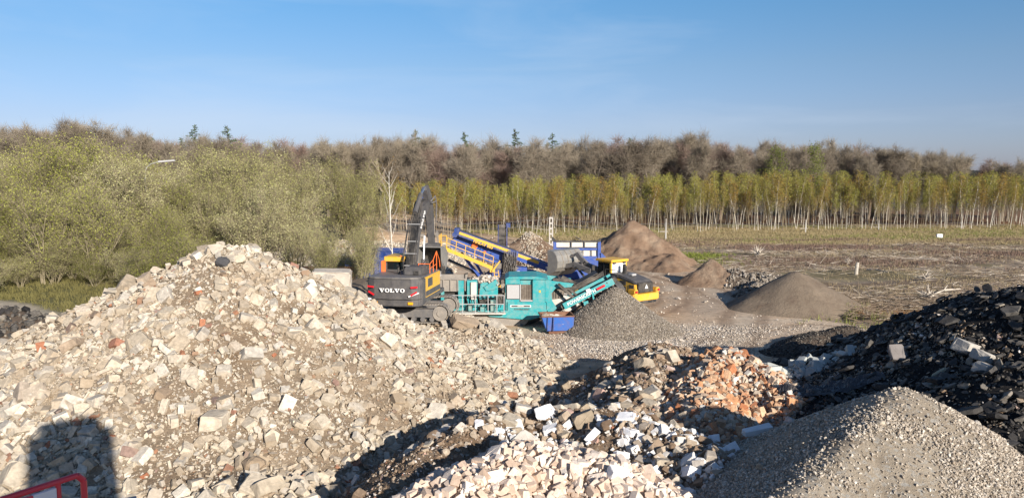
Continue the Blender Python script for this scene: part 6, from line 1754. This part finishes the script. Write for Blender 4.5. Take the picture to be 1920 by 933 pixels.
# field furniture: stump post, marker, roots
p = atz(1605, 514); r = MB()
n = 9
for i in range(4):
    pass
r.tube([(0, 0, -.1), (.05, 0, .7), (.12, .02, 1.15)], .17, 9, .15); o = r.build('stump', plain_stone('weathered_wood', (0.55,0.5,0.42)), None); o.location = p; tag(o, 'pale upright cut trunk standing in the cleared field', 'stump')
p = atz(1762, 446); r = MB(); r.box(-.5, .35, -.2, .2, 0, .6); o = r.build('marker_block', M['white'], None, .05); o.location = p; tag(o, 'small white block at the far side of the cleared field', 'marker')
def root_plate(px, py, lab, s, seed):
    rg = np.random.default_rng(seed); tb = TB(); P = np.zeros((40, 3)); P += rg.normal(0, .12, P.shape); D = rg.normal(0, 1, P.shape); D[:, 2] = np.abs(D[:, 2])*.6
    tb.spikes(P, D, s*rg.uniform(.5, 1.3, 40), .07*s, rg); o = link('root_stump', tb.bark_mesh('root_stump', M['stick'])); q = atz(px, py); o.location = (q[0], q[1], .25); tag(o, lab, 'tree stump')
root_plate(1735, 527, 'pale uprooted stump with roots above the black slab pile', .9, 1)
root_plate(1590, 495, 'small pale root stump left of the upright trunk', .5, 2)
root_plate(1740, 560, 'pale split log end lying at the ditch edge', .8, 3)
root_plate(1420, 480, 'heap of pale twigs in the left part of the field', 1.2, 4)
for (a, b_, rr, lab) in (((1625, 509), (1665, 516), .07, 'pale fallen branch right of the upright trunk'), ((1745, 558), (1800, 548), .09, 'long pale fallen branch above the black slab pile'), ((1690, 488), (1760, 492), .06, 'thin pale fallen branch in the middle of the field'), ((1080, 447), (1092, 457), .09, 'pale leaning stick left of the tall sand pile')):
    A = Vector(atz(*a)); B = Vector(atz(*b_)); q = MB(); m = A.lerp(B, .5)+Vector((0, .3, .35)); q.tube([A+Vector((0, 0, .2)), m, B+Vector((0, 0, .3))], rr, 5, rr*.5); q.tube([m, m+(B-A)*.25+Vector((0, .5, .25))], rr*.5, 4, rr*.2)
    tag(q.build('fallen_branch', M['stick']), lab, 'branch')

# ---- plastic barrier on the loading platform, platform, and an added unseen cabin that throws a box shadow
pl = empty('loading_platform', (-4.4, 7.0, 0), math.radians(30.5)); tag(pl, 'concrete loading platform under the red and white barrier at the lower left corner', 'platform')
q = MB(); q.box(-1.0, 1.0, -3.5, 3.4, 4.95, 5.2); q.build('deck', M['concrete'], pl)
q = MB()
for x in (-.8, .8):
    for y in (-3.2, 0, 3.1): q.box(x-.15, x+.15, y-.15, y+.15, 0, 4.95)
q.build('leg', M['concrete'], pl)
def barrier():
    A = Vector(at(160, 900, 8.6)); A.z += .09; B = A+Vector((-1.15, -1.75, 0)); r = empty('plastic_barrier', (A.x, A.y, A.z-1.0)); tag(r, 'red and white plastic pedestrian barrier cut off by the lower left corner', 'barrier')
    d = (B-A); L = d.length; r.rotation_euler = (0, 0, math.atan2(d.y, d.x))
    rd = paint('red_plastic', (0.62,0.045,0.06), .4, 0, .08); wh = paint('white_reflective', (0.72,0.72,0.74), .3, 0, .05)
    f = MB(); f.tube([(.02, 0, .03), (.02, 0, .92), (.09, 0, 1.0), (L-.09, 0, 1.0), (L-.02, 0, .92), (L-.02, 0, .03)], .035, 10); f.tube([(.3, 0, .72), (.3, 0, 1.0)], .03, 8); f.box(.3, L-.05, -.02, .02, .02, .1)
    f.tube([(.04, 0, .45), (.3, 0, .45)], .03, 8)
    for x in (.3, .6, .9, 1.2, 1.5, 1.8): 
        if x < L-.05: f.tube([(x, 0, .05), (x, 0, .7)], .018, 8)
    f.build('frame', rd, r)
    n = 7
    for k in range(n):
        x0 = .33+(L-.4)*k/n; q = MB(); q.box(x0, x0+(L-.4)/n, -.022, .022, .70, .94); q.build('reflective_panel', wh if k % 2 == 0 else rd, r)
    q = MB(); q.box(-.1, -.0, -.03, .03, .55, .63); q.build('clip', M['pgrey'], r)
    q = MB(); q.box(-.02, .06, -.25, .25, 0, .05); q.box(L-.06, L+.02, -.25, .25, 0, .05); q.build('foot', rd, r)
barrier()
cab = empty('box_shadow_caster', (0.508*1.5, -0.862*1.5, 0), math.radians(30.5)); tag(cab, 'unseen grey cabin on a steel tower, added to throw the box shadow on the pile', 'cabin')  # added out of view, shaped to cast the box shadow
q = MB(); q.box(-1.12, 1.12, -1.1, 1.1, 7.6, 11.55); q.build('wall', M['pgrey'], cab, .3)
q = MB(); q.box(-.75, .75, -.75, .75, 11.55, 11.68); q.build('roof', M['dgrey'], cab)
q = MB()
for x in (-.9, .9):
    for y in (-.9, .9): q.box(x-.1, x+.1, y-.1, y+.1, 0, 7.6)
q.box(-1.0, 1.0, -1.0, 1.0, 4.6, 7.6); q.build('tower', M['mgrey'], cab)
q = MB(); q.box(-.8, .8, 1.102, 1.11, 8.6, 9.6); q.build('window', M['glass'], cab)
q = MB(); q.box(-.4, .4, -1.11, -1.102, 7.7, 9.7); q.build('door', M['dgrey'], cab)
